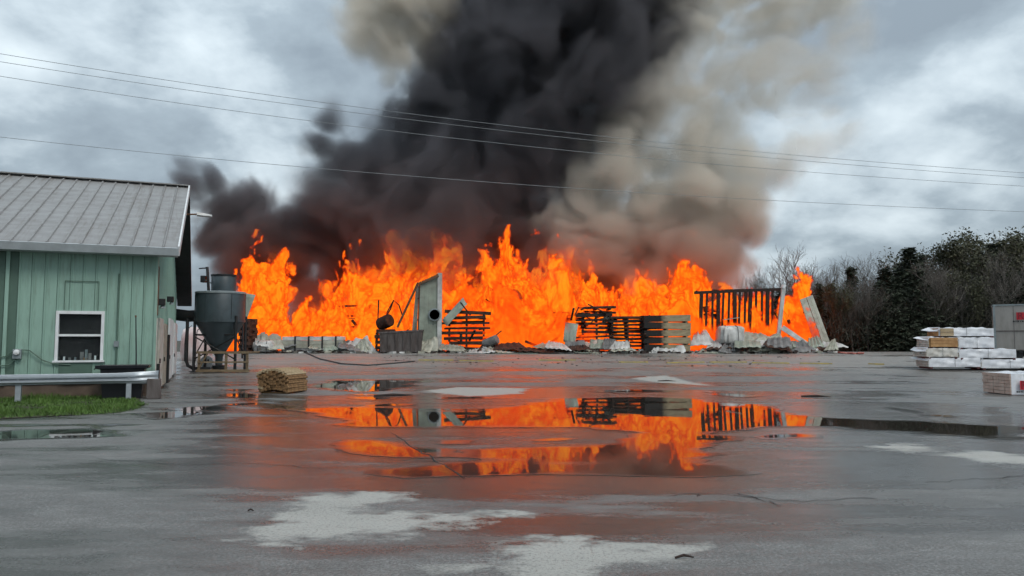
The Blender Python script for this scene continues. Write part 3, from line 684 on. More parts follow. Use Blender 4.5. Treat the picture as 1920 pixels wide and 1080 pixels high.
# ------------------------------------------------------------------ bundle of warped boards on the wet asphalt
bp0 = G(520, 738)
bun = thing('board_bundle', 'arched bundle of tan warped boards lying on the wet asphalt', 'lumber', bp0 + Vector((0, .55, 0)), math.radians(-14))
S2 = bp0.y/FPX; BW, BL, NB_, NL_ = 1.16, 1.25, 10, 9
bme = [MB().box(-BW/NB_/2+.004, BW/NB_/2-.004, -BL/2, BL/2, -.036, .036).mesh('board', M['board']), MB().box(-BW/NB_/2+.003, BW/NB_/2-.003, -BL/2, BL/2, -.034, .034).mesh('board', M['board_end'])]
for L_ in range(NL_):
    for k in range(NB_):
        u = (k+.5)/NB_-.5; arch = .22*(1-4*u*u); x_ = u*BW + rnd.uniform(-.015,.015) + .10*(L_/NL_-.5)*-1
        sl2 = math.atan(-8*u*.22/BW)
        Mx = Matrix.Translation((x_, rnd.uniform(-.06,.06), .05 + L_*.068 + arch*(.55+.45*L_/NL_))) @ Matrix.Rotation(-sl2*-1*(.55+.45*L_/NL_), 4, 'Y') @ Matrix.Rotation(rnd.uniform(-.02,.02), 4, 'Z')
        link('board', bme[0] if L_ == NL_-1 or rnd.random() < .06 else bme[1], bun, M=Mx)
for y_ in (-.45, .45): MB().box(-.52, .52, y_-.05, y_+.05, -.01, .05).build('bearer', M['board_end'], bun)
# ------------------------------------------------------------------ burning yard: stacks, sheets, frame
def stack(label, px0, px1, py0, py1, D, layers, mats, seed, depth=2.2, group=None, gap=.45, skew=0.0, rz=0.0, name='lumber_stack', ragged=.12, miss=.0, cols=1, jit=1.0):
    """stack of board layers held apart by stickers"""
    r2 = random.Random(seed); a, b = P(px0, py1, D), P(px1, py0, D); w = b.x-a.x; z0 = g((a.x+b.x)/2, D); h = b.z-z0
    t = thing(name, label, 'lumber stack', ((a.x+b.x)/2, D, z0), rz, group)
    lh = h/layers; bh = lh*(1-gap)
    for L_ in range(layers):
        z_ = L_*lh
        for s_ in (-.42, 0, .42):
            MB().box(w*s_-.06, w*s_+.06, -depth/2+.05, depth/2-.05, z_-.002, z_+lh*gap+.002).build('sticker', mats[-1], t)
        rows = max(3, int(depth/.42)); mm = mats[r2.randrange(len(mats))] if len(mats) > 1 else mats[0]
        for k in range(rows):
            if r2.random() < miss and L_ > layers*.4: continue
            dy = -depth/2+(k+.5)*depth/rows; e0, e1 = r2.uniform(-ragged, ragged), r2.uniform(-ragged, ragged)
            o = MB().box(-w/2+e0, w/2+e1, -depth/rows*.46, depth/rows*.46, 0, bh*(r2.uniform(.55,1.25) if miss else 1)).build('board', mm if r2.random() > .3 else mats[r2.randrange(len(mats))], t)
            o.location = (skew*(L_/layers-.5)*w, dy, z_+lh*gap); o.rotation_euler = (r2.uniform(-.03,.03), r2.uniform(-.03,.03)*(1+5*miss), r2.uniform(-.04,.04)*(1+4*miss))
    for k in range(int(14*miss)+(4 if miss else 0)):       # boards knocked loose and jutting out of the stack
        L2 = r2.uniform(.5, 1.6); a1 = Vector((r2.uniform(-.6,.6)*w, -depth/2-r2.uniform(-.2,.25), r2.uniform(.05,1.0)*h)); d1_ = Vector((r2.uniform(-1,1), r2.uniform(-.4,.3), r2.uniform(-.55,.75))).normalized()*L2
        if a1.z+d1_.z < .05: d1_.z = .05-a1.z
        MB().bar(a1, a1+d1_, r2.uniform(.08,.2), r2.uniform(.04,.08)).build('board', mats[r2.randrange(len(mats))], t)
    return t
C_, B_ = M['char'], M['charbrown']
bg_ = 'burning lumber stacks'
stack('charred lumber stack burning just right of the dust hopper', 454, 476, 598, 652, 50.5, 6, [C_, B_], 1, 1.6, bg_)
stack('charred lumber stack burning behind the bent rods', 643, 704, 572, 652, 55.5, 9, [B_, C_], 2, 2.4, bg_, .55, miss=.25)
stack('wide charred lumber stack burning right of the standing sheet wall', 838, 914, 584, 660, 53.3, 8, [C_, B_], 3, 2.2, bg_, .42, miss=.18, ragged=.35)
stack('charred lumber stack burning under the grey hood', 934, 1002, 566, 655, 55.3, 10, [B_, C_], 4, 2.2, bg_, .58, miss=.30, ragged=.3)
stack('pale scorched short lumber stack beside the grey hood pole', 920, 946, 606, 650, 53.8, 4, [M['beige'], B_], 5, 1.6, bg_, .3)
stack('collapsing charred lumber stack with a stepped top', 1022, 1100, 588, 655, 54.2, 8, [C_, B_], 6, 2.2, bg_, .36, ragged=.3, miss=.1)
stack('tall charred lumber stack behind the pale crumpled plate', 1086, 1146, 574, 662, 53.6, 11, [C_, B_], 7, 2.2, bg_, .38, ragged=.4, miss=.12)
stack('charred lumber stack burning against the pale boards', 1140, 1206, 594, 664, 53.2, 10, [C_, B_], 8, 2.2, bg_, .42, ragged=.3, miss=.10)
# pale half-charred stack of wide boards
def scorched_mat():
    m = mat('half_scorched_board', (.37,.30,.185), .75, col2=(.25,.19,.11), scale=1.5, stretch=(1,4,4), bump=.2); t = m.node_tree; b = t.nodes['Principled BSDF']
    src = b.inputs['Base Color'].links[0].from_socket; tc = t.nodes.new('ShaderNodeTexCoord'); sp = t.nodes.new('ShaderNodeSeparateXYZ'); t.links.new(tc.outputs['Object'], sp.inputs[0])
    n = t.nodes.new('ShaderNodeTexNoise'); n.inputs['Scale'].default_value = 1.3; n.inputs['Detail'].default_value = 4; t.links.new(tc.outputs['Object'], n.inputs['Vector'])
    ad = t.nodes.new('ShaderNodeMath'); ad.operation = 'MULTIPLY_ADD'; ad.inputs[1].default_value = 2.4; t.links.new(n.outputs['Fac'], ad.inputs[0]); t.links.new(sp.outputs[0], ad.inputs[2])
    r = t.nodes.new('ShaderNodeMapRange'); r.inputs[1].default_value = .45; r.inputs[2].default_value = 1.15; t.links.new(ad.outputs[0], r.inputs[0])
    x = t.nodes.new('ShaderNodeMix'); x.data_type = 'RGBA'; t.links.new(r.outputs[0], x.inputs[0]); x.inputs[6].default_value = (.010,.008,.007,1); t.links.new(src, x.inputs[7]); t.links.new(x.outputs[2], b.inputs['Base Color'])
    return m
HS = scorched_mat()
stack('tall stack of wide pale boards charred black at one end', 1203, 1287, 592, 664, 52.6, 5, [HS], 9, 2.4, bg_, .16, ragged=.05)

def sheet(label, quad, D, m, seed, name='metal_sheet', cat='metal sheet', nu=22, nv=8, ribs=0, crumple=.12, thick=.02, dD=(0,0,0,0), group='collapsed metal sheets', extra=None):
    """bent sheet through four photographed corners (bottom-left, bottom-right, top-right, top-left) at depth D (+dD per corner)"""
    r2 = np.random.RandomState(seed); c = [P(q[0], q[1], D+dd) for q, dd in zip(quad, dD)]
    o0 = sum(c, Vector((0,0,0)))/4; zmin = min(p.z for p in c); o0.z = zmin
    A, B, Cc, Dd = [np.array(p-o0) for p in c]; U, Vv = np.meshgrid(np.linspace(0,1,nu), np.linspace(0,1,nv))
    Pt = (A[None,None]*((1-U)*(1-Vv))[...,None] + B*(U*(1-Vv))[...,None] + Cc*(U*Vv)[...,None] + Dd*((1-U)*Vv)[...,None])
    nrm = np.cross(B-A, Dd-A); nrm = nrm/(np.linalg.norm(nrm)+1e-9)
    wv = (fbm3(U*5+seed*3.1, Vv*3+seed, U*0+seed*.7, 3, .6)-.5)*2*crumple
    if ribs: wv = wv + .035*np.sign(np.sin(U*math.pi*2*ribs))*(np.abs(np.sin(U*math.pi*2*ribs)) > .75)
    Pt = Pt + wv[...,None]*nrm + (fbm3(U*4+seed, Vv*4+9, U*0+3.3+seed, 3)-.5)[...,None]*np.array([.10,.05,.18])*crumple*6
    F = [(j*nu+i, j*nu+i+1, (j+1)*nu+i+1, (j+1)*nu+i) for j in range(nv-1) for i in range(nu-1)]
    gz = g(o0.x, o0.y); Pt[...,2] = np.maximum(Pt[...,2], gz-o0.z+.01)
    o = MB().add([tuple(p) for p in Pt.reshape(-1,3)], F).build(name, m, None, True); o.location = o0
    sdm = o.modifiers.new('thick', 'SOLIDIFY'); sdm.thickness = thick; sdm.offset = 0
    tag(o, label, cat, group); return o

# left debris
sheet('tent-shaped grey-green sheet at the foot of the left flames', [(466,652),(540,648),(520,626),(486,628)], 51.6, M['sheet_green'], 11, crumple=.22, dD=(-.6,-.4,.8,.8))
sheet('second tent sheet folded down towards the hopper railing', [(462,657),(500,660),(496,622),(478,632)], 51.2, M['sheet'], 12, crumple=.2, dD=(-.7,-.7,.6,.6))
lump('wrapped_bundle', 'crumpled white bundle under the tent-shaped sheet', 'bundle', 478, 518, 638, 660, 50.8, M['sheet_white'], 13, .42, depth=.7)
# long pale lumber bundle with straps
a, b = P(530, 658, 51.5), P(642, 632, 51.5)
lb = thing('strapped_lumber', 'long pale scorched lumber bundle with dark straps before the left flames', 'lumber', ((a.x+b.x)/2, 51.8, g(0, 51.8)), math.radians(2))
ww = (b.x-a.x)/2; hb = b.z-g(0,51.8)
for r_ in range(4):
    for k in range(6):
        o = MB().box(-ww+rnd.uniform(-.1,.1), ww+rnd.uniform(-.1,.1), -.09, .09, 0, hb/4-.015).build('board', M['sheet_white'] if r_ > 2 else M['sheet'] if r_ > 0 else M['sheet_grey'], lb); o.location = (0, -.5+k*.2, .04+r_*hb/4); o.rotation_euler = (0, rnd.uniform(-.008,.008), 0)
for x_ in (-ww*.55, -ww*.1, ww*.35, ww*.8): MB().box(x_-.05, x_+.05, -.635, .63, -.02, hb+.06).build('strap', M['iron'], lb)
sheet('pale crumpled sheet heap left of the skip', [(640,660),(706,658),(690,632),(655,640)], 51.4, M['sheet_white'], 14, crumple=.30, dD=(-.6,-.6,.6,.6))
sheet('torn striped sheet leaning on the pale heap', [(660,661),(704,662),(682,634),(668,646)], 50.9, M['sheet'], 15, crumple=.25, ribs=5, dD=(-.3,-.3,.4,.4))
sheet('scorched strip between the strapped lumber and the pale heap', [(625,658),(665,659),(668,636),(628,640)], 52.0, M['sheet_grey'], 16, crumple=.25, dD=(-.3,-.3,.3,.3))
# green-white plate behind the hopper
sheet('pale green plate standing behind the dust hopper', [(452,604),(462,600),(479,553),(452,548)], 45.5, M['sheet_green'], 17, crumple=.04)
pp = P(456, 600, 45.7); pst = MB().bar((pp.x, pp.y, g(pp.x,pp.y)), (pp.x, pp.y, pp.z+1.4), .09).build('plate_post', M['iron'], None); tag(pst, 'thin iron post holding the pale green plate', 'post')
# standing sheet wall
D0 = 51.9
sw = thing('standing_sheet_wall', 'tall pale grey-green sheet wall still standing among the flames', 'wall', (P(806,660,D0).x, D0, g(0,D0)), 0)
def wp(px, py, dd=0.0):
    p = P(px, py, D0+dd); return Vector((p.x-sw.location.x, dd, max(0.0, p.z-sw.location.z)))
edges = [(784,664,788,531), (793,664,796,527), (802,664,804,523), (811,664,812,518), (820,664,821,515)]
for i in range(4):
    e, f_ = edges[i], edges[i+1]
    lo_a, lo_b, hi_b, hi_a = wp(e[0],e[1],.04*i), wp(f_[0],f_[1],.04*i), wp(f_[2],f_[3],.04*i), wp(e[2],e[3],.04*i); th = Vector((0,.05,0))
    MB().hexa([lo_a, lo_b, lo_b+th, lo_a+th], [hi_a, hi_b, hi_b+th, hi_a+th]).build('panel', M['sheet_green'], sw)
MB().bar(wp(824,664,.1), wp(825,512,.1), .30, .22).build('corner_post', M['sheet_white'], sw)
MB().bar(wp(786,532,-.1), wp(822,516,-.1), .16).build('top_beam', M['rust'], sw)
for (x_, y_) in ((786,560),(785,600)): MB().bar(wp(x_-3,y_,.3), wp(822,y_-6,.3), .1).build('girt', M['rust'], sw)
fn = MB().lathe([(.44,0),(.44,.10),(.34,.12)], (0,0,0), 22).build('vent_ring', M['slate_light'], sw); fn.matrix_local = Matrix.Translation(wp(815,590,-.02)) @ Matrix.Rotation(math.pi/2, 4, 'X')
f2 = MB().lathe([(.37,0),(.36,.05)], (0,0,0), 22).build('vent_opening', M['iron'], sw); f2.matrix_local = Matrix.Translation(wp(815,590,-.09)) @ Matrix.Rotation(math.pi/2, 4, 'X')
MB().hexa([wp(772,628,.5), wp(781,628,.5), wp(781,628,.56), wp(772,628,.56)], [wp(780,538,.5), wp(786,534,.5), wp(786,534,.56), wp(780,538,.56)]).build('panel', M['sheet'], sw)
MB().bar(wp(784,530,.4), wp(745,614,.6), .13).build('fallen_rafter', M['rust'], sw)
MB().bar(wp(784,664,.3), wp(787,532,.3), .12).build('column', M['rust'], sw)
sheet('pale plank-like sheet tilted up against the standing wall', [(829,600),(838,612),(876,570),(868,558)], 51.8, M['sheet_green'], 18, crumple=.05, dD=(0,-.2,.2,.4))
sheet('crumpled grey foot sheet at the base of the standing wall', [(780,664),(822,665),(820,630),(792,640)], 51.3, M['sheet'], 19, crumple=.2, dD=(-.4,-.4,.3,.3))
# skip
sk_a, sk_b = P(711, 664, 50.4), P(786, 664, 50.4)
skp = thing('waste_skip', 'grey-brown open steel skip in front of the standing wall', 'skip', ((sk_a.x+sk_b.x)/2, 51.0, g(0,51.0)), math.radians(4))
w_ = (sk_b.x-sk_a.x)/2
def rg(w, d, z, tilt=0): return [(-w,-d,z),(w*1.08,-d,z+tilt),(w*1.08,d,z+tilt),(-w,d,z)]
R1 = [rg(w_*.97,.62,.05), rg(w_*1.02,.78,1.30,.16), rg(w_*1.05,.82,1.31,.16), rg(w_*1.05,.82,1.42,.16), rg(w_*.98,.74,1.42,.16), rg(w_*.9,.55,.12)]
q = MB()
for i in range(5): q.add(R1[i]+R1[i+1], [(0,1,5,4),(1,2,6,5),(2,3,7,6),(3,0,4,7)])
q.add(R1[0], [(3,2,1,0)]); q.add(R1[-1], [(0,1,2,3)]); q.build('shell', M['skip'], skp)
for k in range(6):
    x_ = -w_*.95+k*w_*.38; MB().hexa([(x_-.04,-.67,.06),(x_+.04,-.67,.06),(x_+.04,-.60,.06),(x_-.04,-.60,.06)], [(x_-.04,-.85,1.28),(x_+.04,-.85,1.28),(x_+.04,-.76,1.28),(x_-.04,-.76,1.28)]).build('rib', M['skip'], skp)
for x_ in (-w_*.7, w_*.7): MB().box(x_-.1, x_+.1, -.5, .5, 0, .06).build('runner', M['iron'], skp)
# bent rods and charred drum over the skip
rod = thing('bent_rods', 'thin bent iron rods curling up beside the charred drum', 'rods', P(722, 615, 53.6))
bp_ = rod.location
for pts in ([(708,618),(709,590),(710,562)], [(722,612),(726,585),(738,563),(748,572),(754,590)], [(738,563),(732,580),(726,590)]):
    MB().tube([Vector(P(x_,y_,53.6))-bp_ for x_, y_ in pts], .05, 6).build('rod', C_, rod)
dl = P(722, 604, 53.2)
cdm = thing('charred_drum', 'charred ribbed drum tipped over among the flames above the skip', 'drum', dl, math.radians(20))
o = MB().lathe([(.44,-.5),(.46,-.48),(.46,-.2),(.48,-.18),(.46,-.16),(.46,.16),(.48,.18),(.46,.2),(.46,.48),(.44,.5)], (0,0,0), 18).build('shell', C_, cdm, True); o.rotation_euler = (math.pi/2-.3, .2, .5)
o = MB().lathe([(.40,.5),(.38,.53)], (0,0,0), 18).build('lid', B_, cdm); o.rotation_euler = (math.pi/2-.3, .2, .5)
sup = stack('low charred pile carrying the tipped drum', 706, 742, 618, 655, 53.4, 4, [C_, B_], 22, 1.6, bg_, .4)
# grey hood on a pole
hd0 = P(968, 652, 54.0); hood = thing('hooded_pole', 'grey metal hood on a thin burnt pole among the flames', 'pole', (hd0.x, 53.9, g(0,53.9)))
zt_ = P(968, 552, 53.9).z-g(0,53.9)
MB().tube([(.12,0,0),(.10,0,zt_*.5),(.05,0,zt_)], .06, 6).build('pole', C_, hood)
MB().lathe([(.55,zt_-.35),(.50,zt_-.1),(.28,zt_+.32),(.10,zt_+.45)], (0,0,0), 12).build('hood', M['sheet_grey'], hood)
MB().bar((-.4,0,zt_-.4), (.5,0,zt_-.42), .1).build('crossbar', M['sheet_white'], hood)
# flat sheets fanned out in front
fr_ = random.Random(31)
where = ['right of the standing wall','before the wide charred stack','before the small ashy drum','under the hooded pole','before the pale short stack','beside the stepped stack','before the pale crumpled plate']
kinds = [('sheet','cream'),('sheet_grey','ashy grey'),('charbrown','scorched brown'),('sheet_green','grey-green'),('sheet_white','torn white')]
for i in range(17):
    xa = 828 + 15.2*i + fr_.uniform(-8,8); wpx = fr_.uniform(50,95); yb = fr_.uniform(654,667); hp = fr_.uniform(7,13); sl = fr_.uniform(-5,6); mn, cw = kinds[(i*3) % 5]
    if xa+wpx > 1112: wpx = 1112-xa
    sheet('%s ribbed sheet lying in the fanned pile %s' % (cw, where[min(6, i*7//17)]), [(xa,yb+sl),(xa+wpx,yb-sl*.3),(xa+wpx-fr_.uniform(5,22),yb-hp-sl*.3),(xa+fr_.uniform(4,26),yb-hp+sl)], 50.2+fr_.uniform(0,1.3), M[mn], 60+i, crumple=.05, ribs=6, dD=(-.8,-.8,.9,.9), nu=36, thick=.03)
spots = [(462,540,6,'around the tent-shaped sheet'),(560,700,8,'before the strapped lumber'),(1096,1200,6,'before the charred stack at the pale boards'),(1285,1345,5,'before the curved white cover'),(1345,1470,12,'under the burnt frame'),(1460,1570,9,'at the foot of the leaning slab')]
si = 0
for (xa0, xb0, cnt, wh_) in spots:
    for k in range(cnt):
        xa = fr_.uniform(xa0, xb0-20); wpx = fr_.uniform(22,58); yb = fr_.uniform(650,666); hp = fr_.uniform(6,20); sl = fr_.uniform(-9,9); mn, cw = kinds[si % 5]; si += 1
        sheet('%s bent sheet scrap %s' % (cw, wh_), [(xa,yb+sl),(xa+wpx,yb-sl*.4),(xa+wpx-fr_.uniform(0,18),yb-hp-sl*.4),(xa+fr_.uniform(0,18),yb-hp+sl)], 50.2+fr_.uniform(0,1.6), M[mn], 90+si, crumple=.07, ribs=4, dD=(-.5,-.5,.6,.6), nu=26, thick=.03)
tube_ = P(920, 641, 51.6); rbl = MB().lathe([(.30,-.55),(.33,-.5),(.33,.5),(.30,.55)], (0,0,0), 16).build('grey_drum', M['sheet_grey'], None, True); rbl.location = tube_; rbl.rotation_euler = (1.2,.3,1.0); tag(rbl, 'small ashy grey drum lying on the fanned sheets', 'drum')
sheet('pale crumpled plate standing upright before the tall charred stack', [(1056,640),(1078,646),(1084,608),(1060,604)], 52.2, M['sheet_green'], 41, crumple=.10, dD=(0,-.2,.3,.3))
sheet('dark fallen sheet at the foot of the pale crumpled plate', [(1056,664),(1110,666),(1096,640),(1060,640)], 51.4, M['sheet_grey'], 42, crumple=.3, dD=(-.5,-.5,.4,.4))
sheet('small pinkish scrap of torn cladding before the charred stack', [(1098,660),(1128,662),(1118,640),(1096,642)], 51.5, M['wrap_pink'], 43, crumple=.3, dD=(-.3,-.3,.2,.2))
sheet('small pale sheet caught on top of the tall charred stack', [(1128,606),(1148,602),(1146,586),(1132,594)], 52.8, M['sheet'], 44, crumple=.1)
sheet('white torn wrapping spilling below the half-charred boards', [(1214,668),(1296,670),(1280,650),(1226,652)], 50.9, M['sheet_white'], 45, crumple=.3, dD=(-.5,-.5,.3,.3), nu=30)
# right debris
sheet('curved white cover sheet right of the half-charred boards', [(1292,650),(1348,648),(1322,620),(1302,624)], 52.0, M['sheet_white'], 46, crumple=.22, dD=(-.5,-.5,.6,.6))
lump('grey_bale', 'ashy grey bale below the burnt steel frame', 'bale', 1344, 1392, 611, 645, 51.8, M['sheet_white'], 47, .4, depth=.8)
sheet('curling cream sheet under the burnt steel frame', [(1384,650),(1470,656),(1462,626),(1398,622)], 51.5, M['sheet'], 48, crumple=.42, dD=(-.6,-.6,.8,.8), nu=30)
sheet('cream sheet draped at the foot of the leaning white post', [(1400,660),(1480,662),(1462,640),(1420,636)], 50.9, M['sheet'], 49, crumple=.3, dD=(-.5,-.5,.5,.5))
sheet('dark ribbed sheet lying before the leaning slab', [(1466,660),(1536,664),(1510,640),(1480,640)], 51.2, M['sheet_grey'], 50, crumple=.22, dD=(-.5,-.5,.6,.6))
sheet('low ashy sheet between the white cover and the frame foot', [(1330,660),(1420,664),(1400,646),(1340,646)], 51.0, M['sheet_grey'], 51, crumple=.2, dD=(-.5,-.5,.6,.6))
# leaning slab and boards
def slab(name, label, quad, D, th, m, cat, n=4, lean=.8):
    c = [P(q[0], q[1], D + (lean if i in (2,3) else 0)) for i, q in enumerate(quad)]; t = thing(name, label, cat, (c[0].x, c[0].y, g(c[0].x, c[0].y)))
    o0 = t.location; A_, B2, C2, D2 = [p-o0 for p in c]; A_.z = max(.0, A_.z); B2.z = max(0, B2.z); tv = Vector((0, th, 0))
    for k in range(n):
        u0, u1 = k/n+.01, (k+1)/n-.01; dz = Vector((0, rnd.uniform(-.03,.03), 0))
        a1, b1, c1, d1 = A_.lerp(B2,u0)+dz, A_.lerp(B2,u1)+dz, D2.lerp(C2,u1)+dz, D2.lerp(C2,u0)+dz
        MB().hexa([a1,b1,b1+tv,a1+tv], [d1,c1,c1+tv,d1+tv]).build('plank', m, t)
    MB().bar(A_.lerp(D2,.3)+tv*1.2, B2.lerp(C2,.3)+tv*1.2, .12).build('batten', M['rust'], t); MB().bar(A_.lerp(D2,.75)+tv*1.2, B2.lerp(C2,.75)+tv*1.2, .12).build('batten', M['rust'], t)
    return t
slab('leaning_slab', 'tall pale panel leaning at the edge of the fire by the forest', [(1532,662),(1562,656),(1524,553),(1500,562)], 52.3, .10, M['sheet'], 'panel', 4)
slab('fallen_slab', 'narrow pale plank panel fallen across the foot of the leaning panel', [(1530,664),(1542,660),(1470,610),(1464,618)], 51.6, .08, M['sheet_white'], 'panel', 2, .6)
# burnt frame
FD = 53.0
fr0 = P(1390, 650, FD); frm = thing('burnt_frame', 'blackened steel shed frame with a row of thin columns', 'frame', (fr0.x, FD, g(0, FD)))
def fp_(px, py, dd=0.0):
    p = P(px, py, FD+dd); return Vector((p.x-fr0.x, dd, max(0.0, p.z-frm.location.z)))
MB().bar(fp_(1302,549), fp_(1472,542), .20).build('top_beam', C_, frm); MB().bar(fp_(1306,546,3), fp_(1450,543,3), .18).build('top_beam', C_, frm)
for x_ in (1306, 1380, 1450): MB().bar(fp_(x_,547), fp_(x_-2,545,3), .14).build('cross_beam', C_, frm)
for i, (px, pb) in enumerate([(1316+10.2*k, 662) for k in range(14)]):
    MB().bar(fp_(px+rnd.uniform(-1,1), 548-(px-1302)*.03), fp_(px-2+rnd.uniform(-3,3), pb), .13 if i % 3 else .22).build('column', C_, frm)
for i, px in enumerate((1326,1350,1375,1400,1440)): MB().bar(fp_(px,546,3), fp_(px-1,662,3), .12).build('column', C_, frm)
MB().bar(fp_(1352,600,.4), fp_(1380,596,.4), 1.6, .05).build('hanging_sheet', M['beige'], frm)
wpst = thing('leaning_post', 'pale metal post leaning at the end of the burnt frame', 'post', (P(1456,655,52.4).x, 52.4, g(0,52.4)))
pb_ = P(1456, 655, 52.4); pt_ = P(1469, 540, 52.4); MB().bar((0,0,0), (pt_.x-pb_.x, 0, pt_.z-wpst.location.z), .26, .18).build('shaft', M['sheet_white'], wpst); MB().bar((pt_.x-pb_.x-.05,0,pt_.z-wpst.location.z-.02), (pt_.x-pb_.x+.06,0,pt_.z-wpst.location.z+.22), .34, .2).build('cap', M['white'], wpst)
stack('blackened wrecked crate stack at the left end of the burnt frame', 1318, 1344, 575, 650, 54.2, 6, [C_], 52, 1.6, bg_, .25)
stack('low charred stack smouldering inside the burnt frame', 1395, 1450, 628, 655, 55.5, 3, [C_, B_], 53, 1.8, bg_, .4)
# loose timbers sticking out of the heaps
for i, (x0, y0, x1, y1, D_) in enumerate(((1022,650,1060,622,52.6),(985,640,1022,655,52.4),(660,600,690,640,54.0),(745,640,775,610,53.0),(1150,655,1190,632,52.4),(1478,600,1500,655,53.2))):
    pa, pb2 = P(x0,y0,D_), P(x1,y1,D_+.6); o = MB().bar(pa-pa, pb2-pa, .16).build('charred_timber', C_, None); o.location = pa
    tag(o, ['charred timber slanting before the stepped stack','charred timber lying under the hood pole','charred timber leaning behind the strapped lumber','charred timber leaning on the skip rim','charred timber slanting before the half-charred boards','charred timber leaning beside the leaning post'][i], 'timber', 'loose charred timbers')
# low rubble at the foot of everything
rb_ = MB(); rr = random.Random(9)
def chunk(mb, x_, y_, s):
    z_ = g(x_, y_); mb.box(-s, s, -s*rr.uniform(.5,1.2), s*.8, -s*.3, s*rr.uniform(.3,.8), Matrix.Translation((x_, y_, z_+s*.1)) @ Matrix.Rotation(rr.uniform(0,6.3), 4, 'Z') @ Matrix.Rotation(rr.uniform(-.4,.4), 4, 'X'))
mbs = {'rubble': MB(), 'char': MB(), 'sheet': MB(), 'sheet_white': MB()}
for k in range(900):
    px = rr.uniform(455, 1565); D_ = 50.2+abs(rr.gauss(0, 1.3)); p = P(px, 655, D_); key = rr.choice(('rubble','char','char','rubble','sheet','sheet_white')); chunk(mbs[key], p.x, D_, rr.uniform(.04,.20))
for k in range(160):
    px = rr.uniform(700, 1560); p = G(px, rr.uniform(668, 688)); chunk(mbs[rr.choice(('rubble','char'))], p.x, p.y, rr.uniform(.02,.06))
for key, nm in (('rubble','grey rubble strewn along the edge of the fire'),('char','charred crumbs strewn along the edge of the fire'),('sheet','cream cladding scraps strewn along the edge of the fire'),('sheet_white','white cladding scraps strewn along the edge of the fire')):
    tag(mbs[key].build('debris', M[key], None), nm, 'debris', kind='stuff')
# yellow painted kerb timbers along the lot
ky = [(785,676,850,676),(862,677,925,678),(1010,676,1080,676),(1160,680,1215,680),(1250,681,1320,680),(1330,680,1400,680),(1410,681,1480,682),(1500,682,1560,683),(1628,683,1658,684)]
kl = ['in front of the standing sheet wall','left of the fanned flat sheets','before the pale crumpled plate','before the charred stack','before the half-charred boards','before the curved white cover sheet','before the burnt frame','before the leaning panel','out on the open yard near the forest']
for (x0,y0,x1,y1), lt in zip(ky, kl):
    a, b = G(x0,y0), G(x1,y1); d_ = (b-a); n_ = Vector((-d_.y, d_.x, 0)).normalized()*.09; up = Vector((0,0,.07))
    o = MB().hexa([a-n_, b-n_, b+n_, a+n_], [a-n_*.8+up, b-n_*.8+up, b+n_*.8+up, a+n_*.8+up]).build('kerb_timber', M['yellow'], None); tag(o, 'worn yellow kerb timber '+lt, 'kerb', 'yellow kerb timbers along the yard')
# hose on the far lot and small scraps on the wet asphalt
hs = [(555,655),(575,663),(600,674),(640,683),(690,686),(740,682),(790,677)]; hpts = []
for i in range(len(hs)-1):
    for k in range(4): t_ = k/4; hpts.append(G(hs[i][0]+(hs[i+1][0]-hs[i][0])*t_, hs[i][1]+(hs[i+1][1]-hs[i][1])*t_)+Vector((0,0,.03)))
tag(MB().tube(hpts, .045, 6).build('hose', M['hose'], None, True), 'dark hose curving over the asphalt from the strapped lumber', 'hose')
for (px,py,L_,rz_,lt) in ((738,742,1.3,.5,'dark splintered stick lying in the far puddle'),(722,732,.7,1.1,'short dark stick beside the far puddle'),(1283,1048,.16,.2,'small dark wood chip near the pale dry patch'),(1310,932,.05,.7,'tiny dark wood chip on the smooth wet asphalt'),(470,960,.06,.3,'tiny dark crumb left of the large pale dry patch'),(1250,715,.8,.1,'dark scrap on the drying far asphalt'),(1530,744,.9,-.1,'dark bark scrap at the edge of the long puddle')):
    p = G(px, py); o = MB().tube([(-L_/2,0,.015),(0,.04*L_,.03),(L_/2,-.05*L_,.012)], [.006+.025*L_,.008+.03*L_,.006], 5).build('stick', M['char'], None); o.location = p; o.rotation_euler = (0,0,rz_); tag(o, lt, 'stick')
for k, (px,py) in enumerate(((1582,663),(1598,664),(1612,664))):
    p = G(px,py); o = MB().box(-.35,.3,-.2,.2,0,.10).build('plastic_scrap', M['pink'], None, bevel=.03); o.location = p; o.rotation_euler = (0,.1,k*.7); tag(o, 'faded pink plastic scrap lying before the forest edge', 'scrap', 'pink scraps by the forest')
# ------------------------------------------------------------------ wrapped lumber, trailer
def text_mesh(body, size, m, name):
    cu = bpy.data.curves.new(name, 'FONT'); cu.body = body; cu.size = size; cu.extrude = .004; cu.offset = size*.025; cu.align_x = 'CENTER'; cu.align_y = 'CENTER'
    to = bpy.data.objects.new(name, cu); COL.objects.link(to); dg = bpy.context.evaluated_depsgraph_get(); me = bpy.data.meshes.new_from_object(to.evaluated_get(dg)); bpy.data.objects.remove(to); me.materials.clear(); me.materials.append(m); return me
def logo(parent, x, y, z, s):
    """red emblem: bold R on a small red block, with a dark line of illegible lettering under it"""
    lg = MB().box(x-s*.36, x+s*.36, y-.006, y-.001, z-s*.40, z+s*.40).build('emblem', M['red'], parent)
    me = text_mesh('R', s*.95, mat('emblem_shade', (.25,.01,.02), .5), 'letter'); o = link('letter', me, lg); o.matrix_local = Matrix.Translation((x, y-.010, z)) @ Matrix.Rotation(math.pi/2, 4, 'X')
    for k, wd_ in enumerate((.13,.07,.10,.05,.12,.08,.11)):
        xx = x-s*.62+k*s*.2; MB().box(xx-wd_*s*.7, xx+wd_*s*.7, y-.005, y-.001, z-s*.66, z-s*.52).build('lettering', M['ink'], parent)
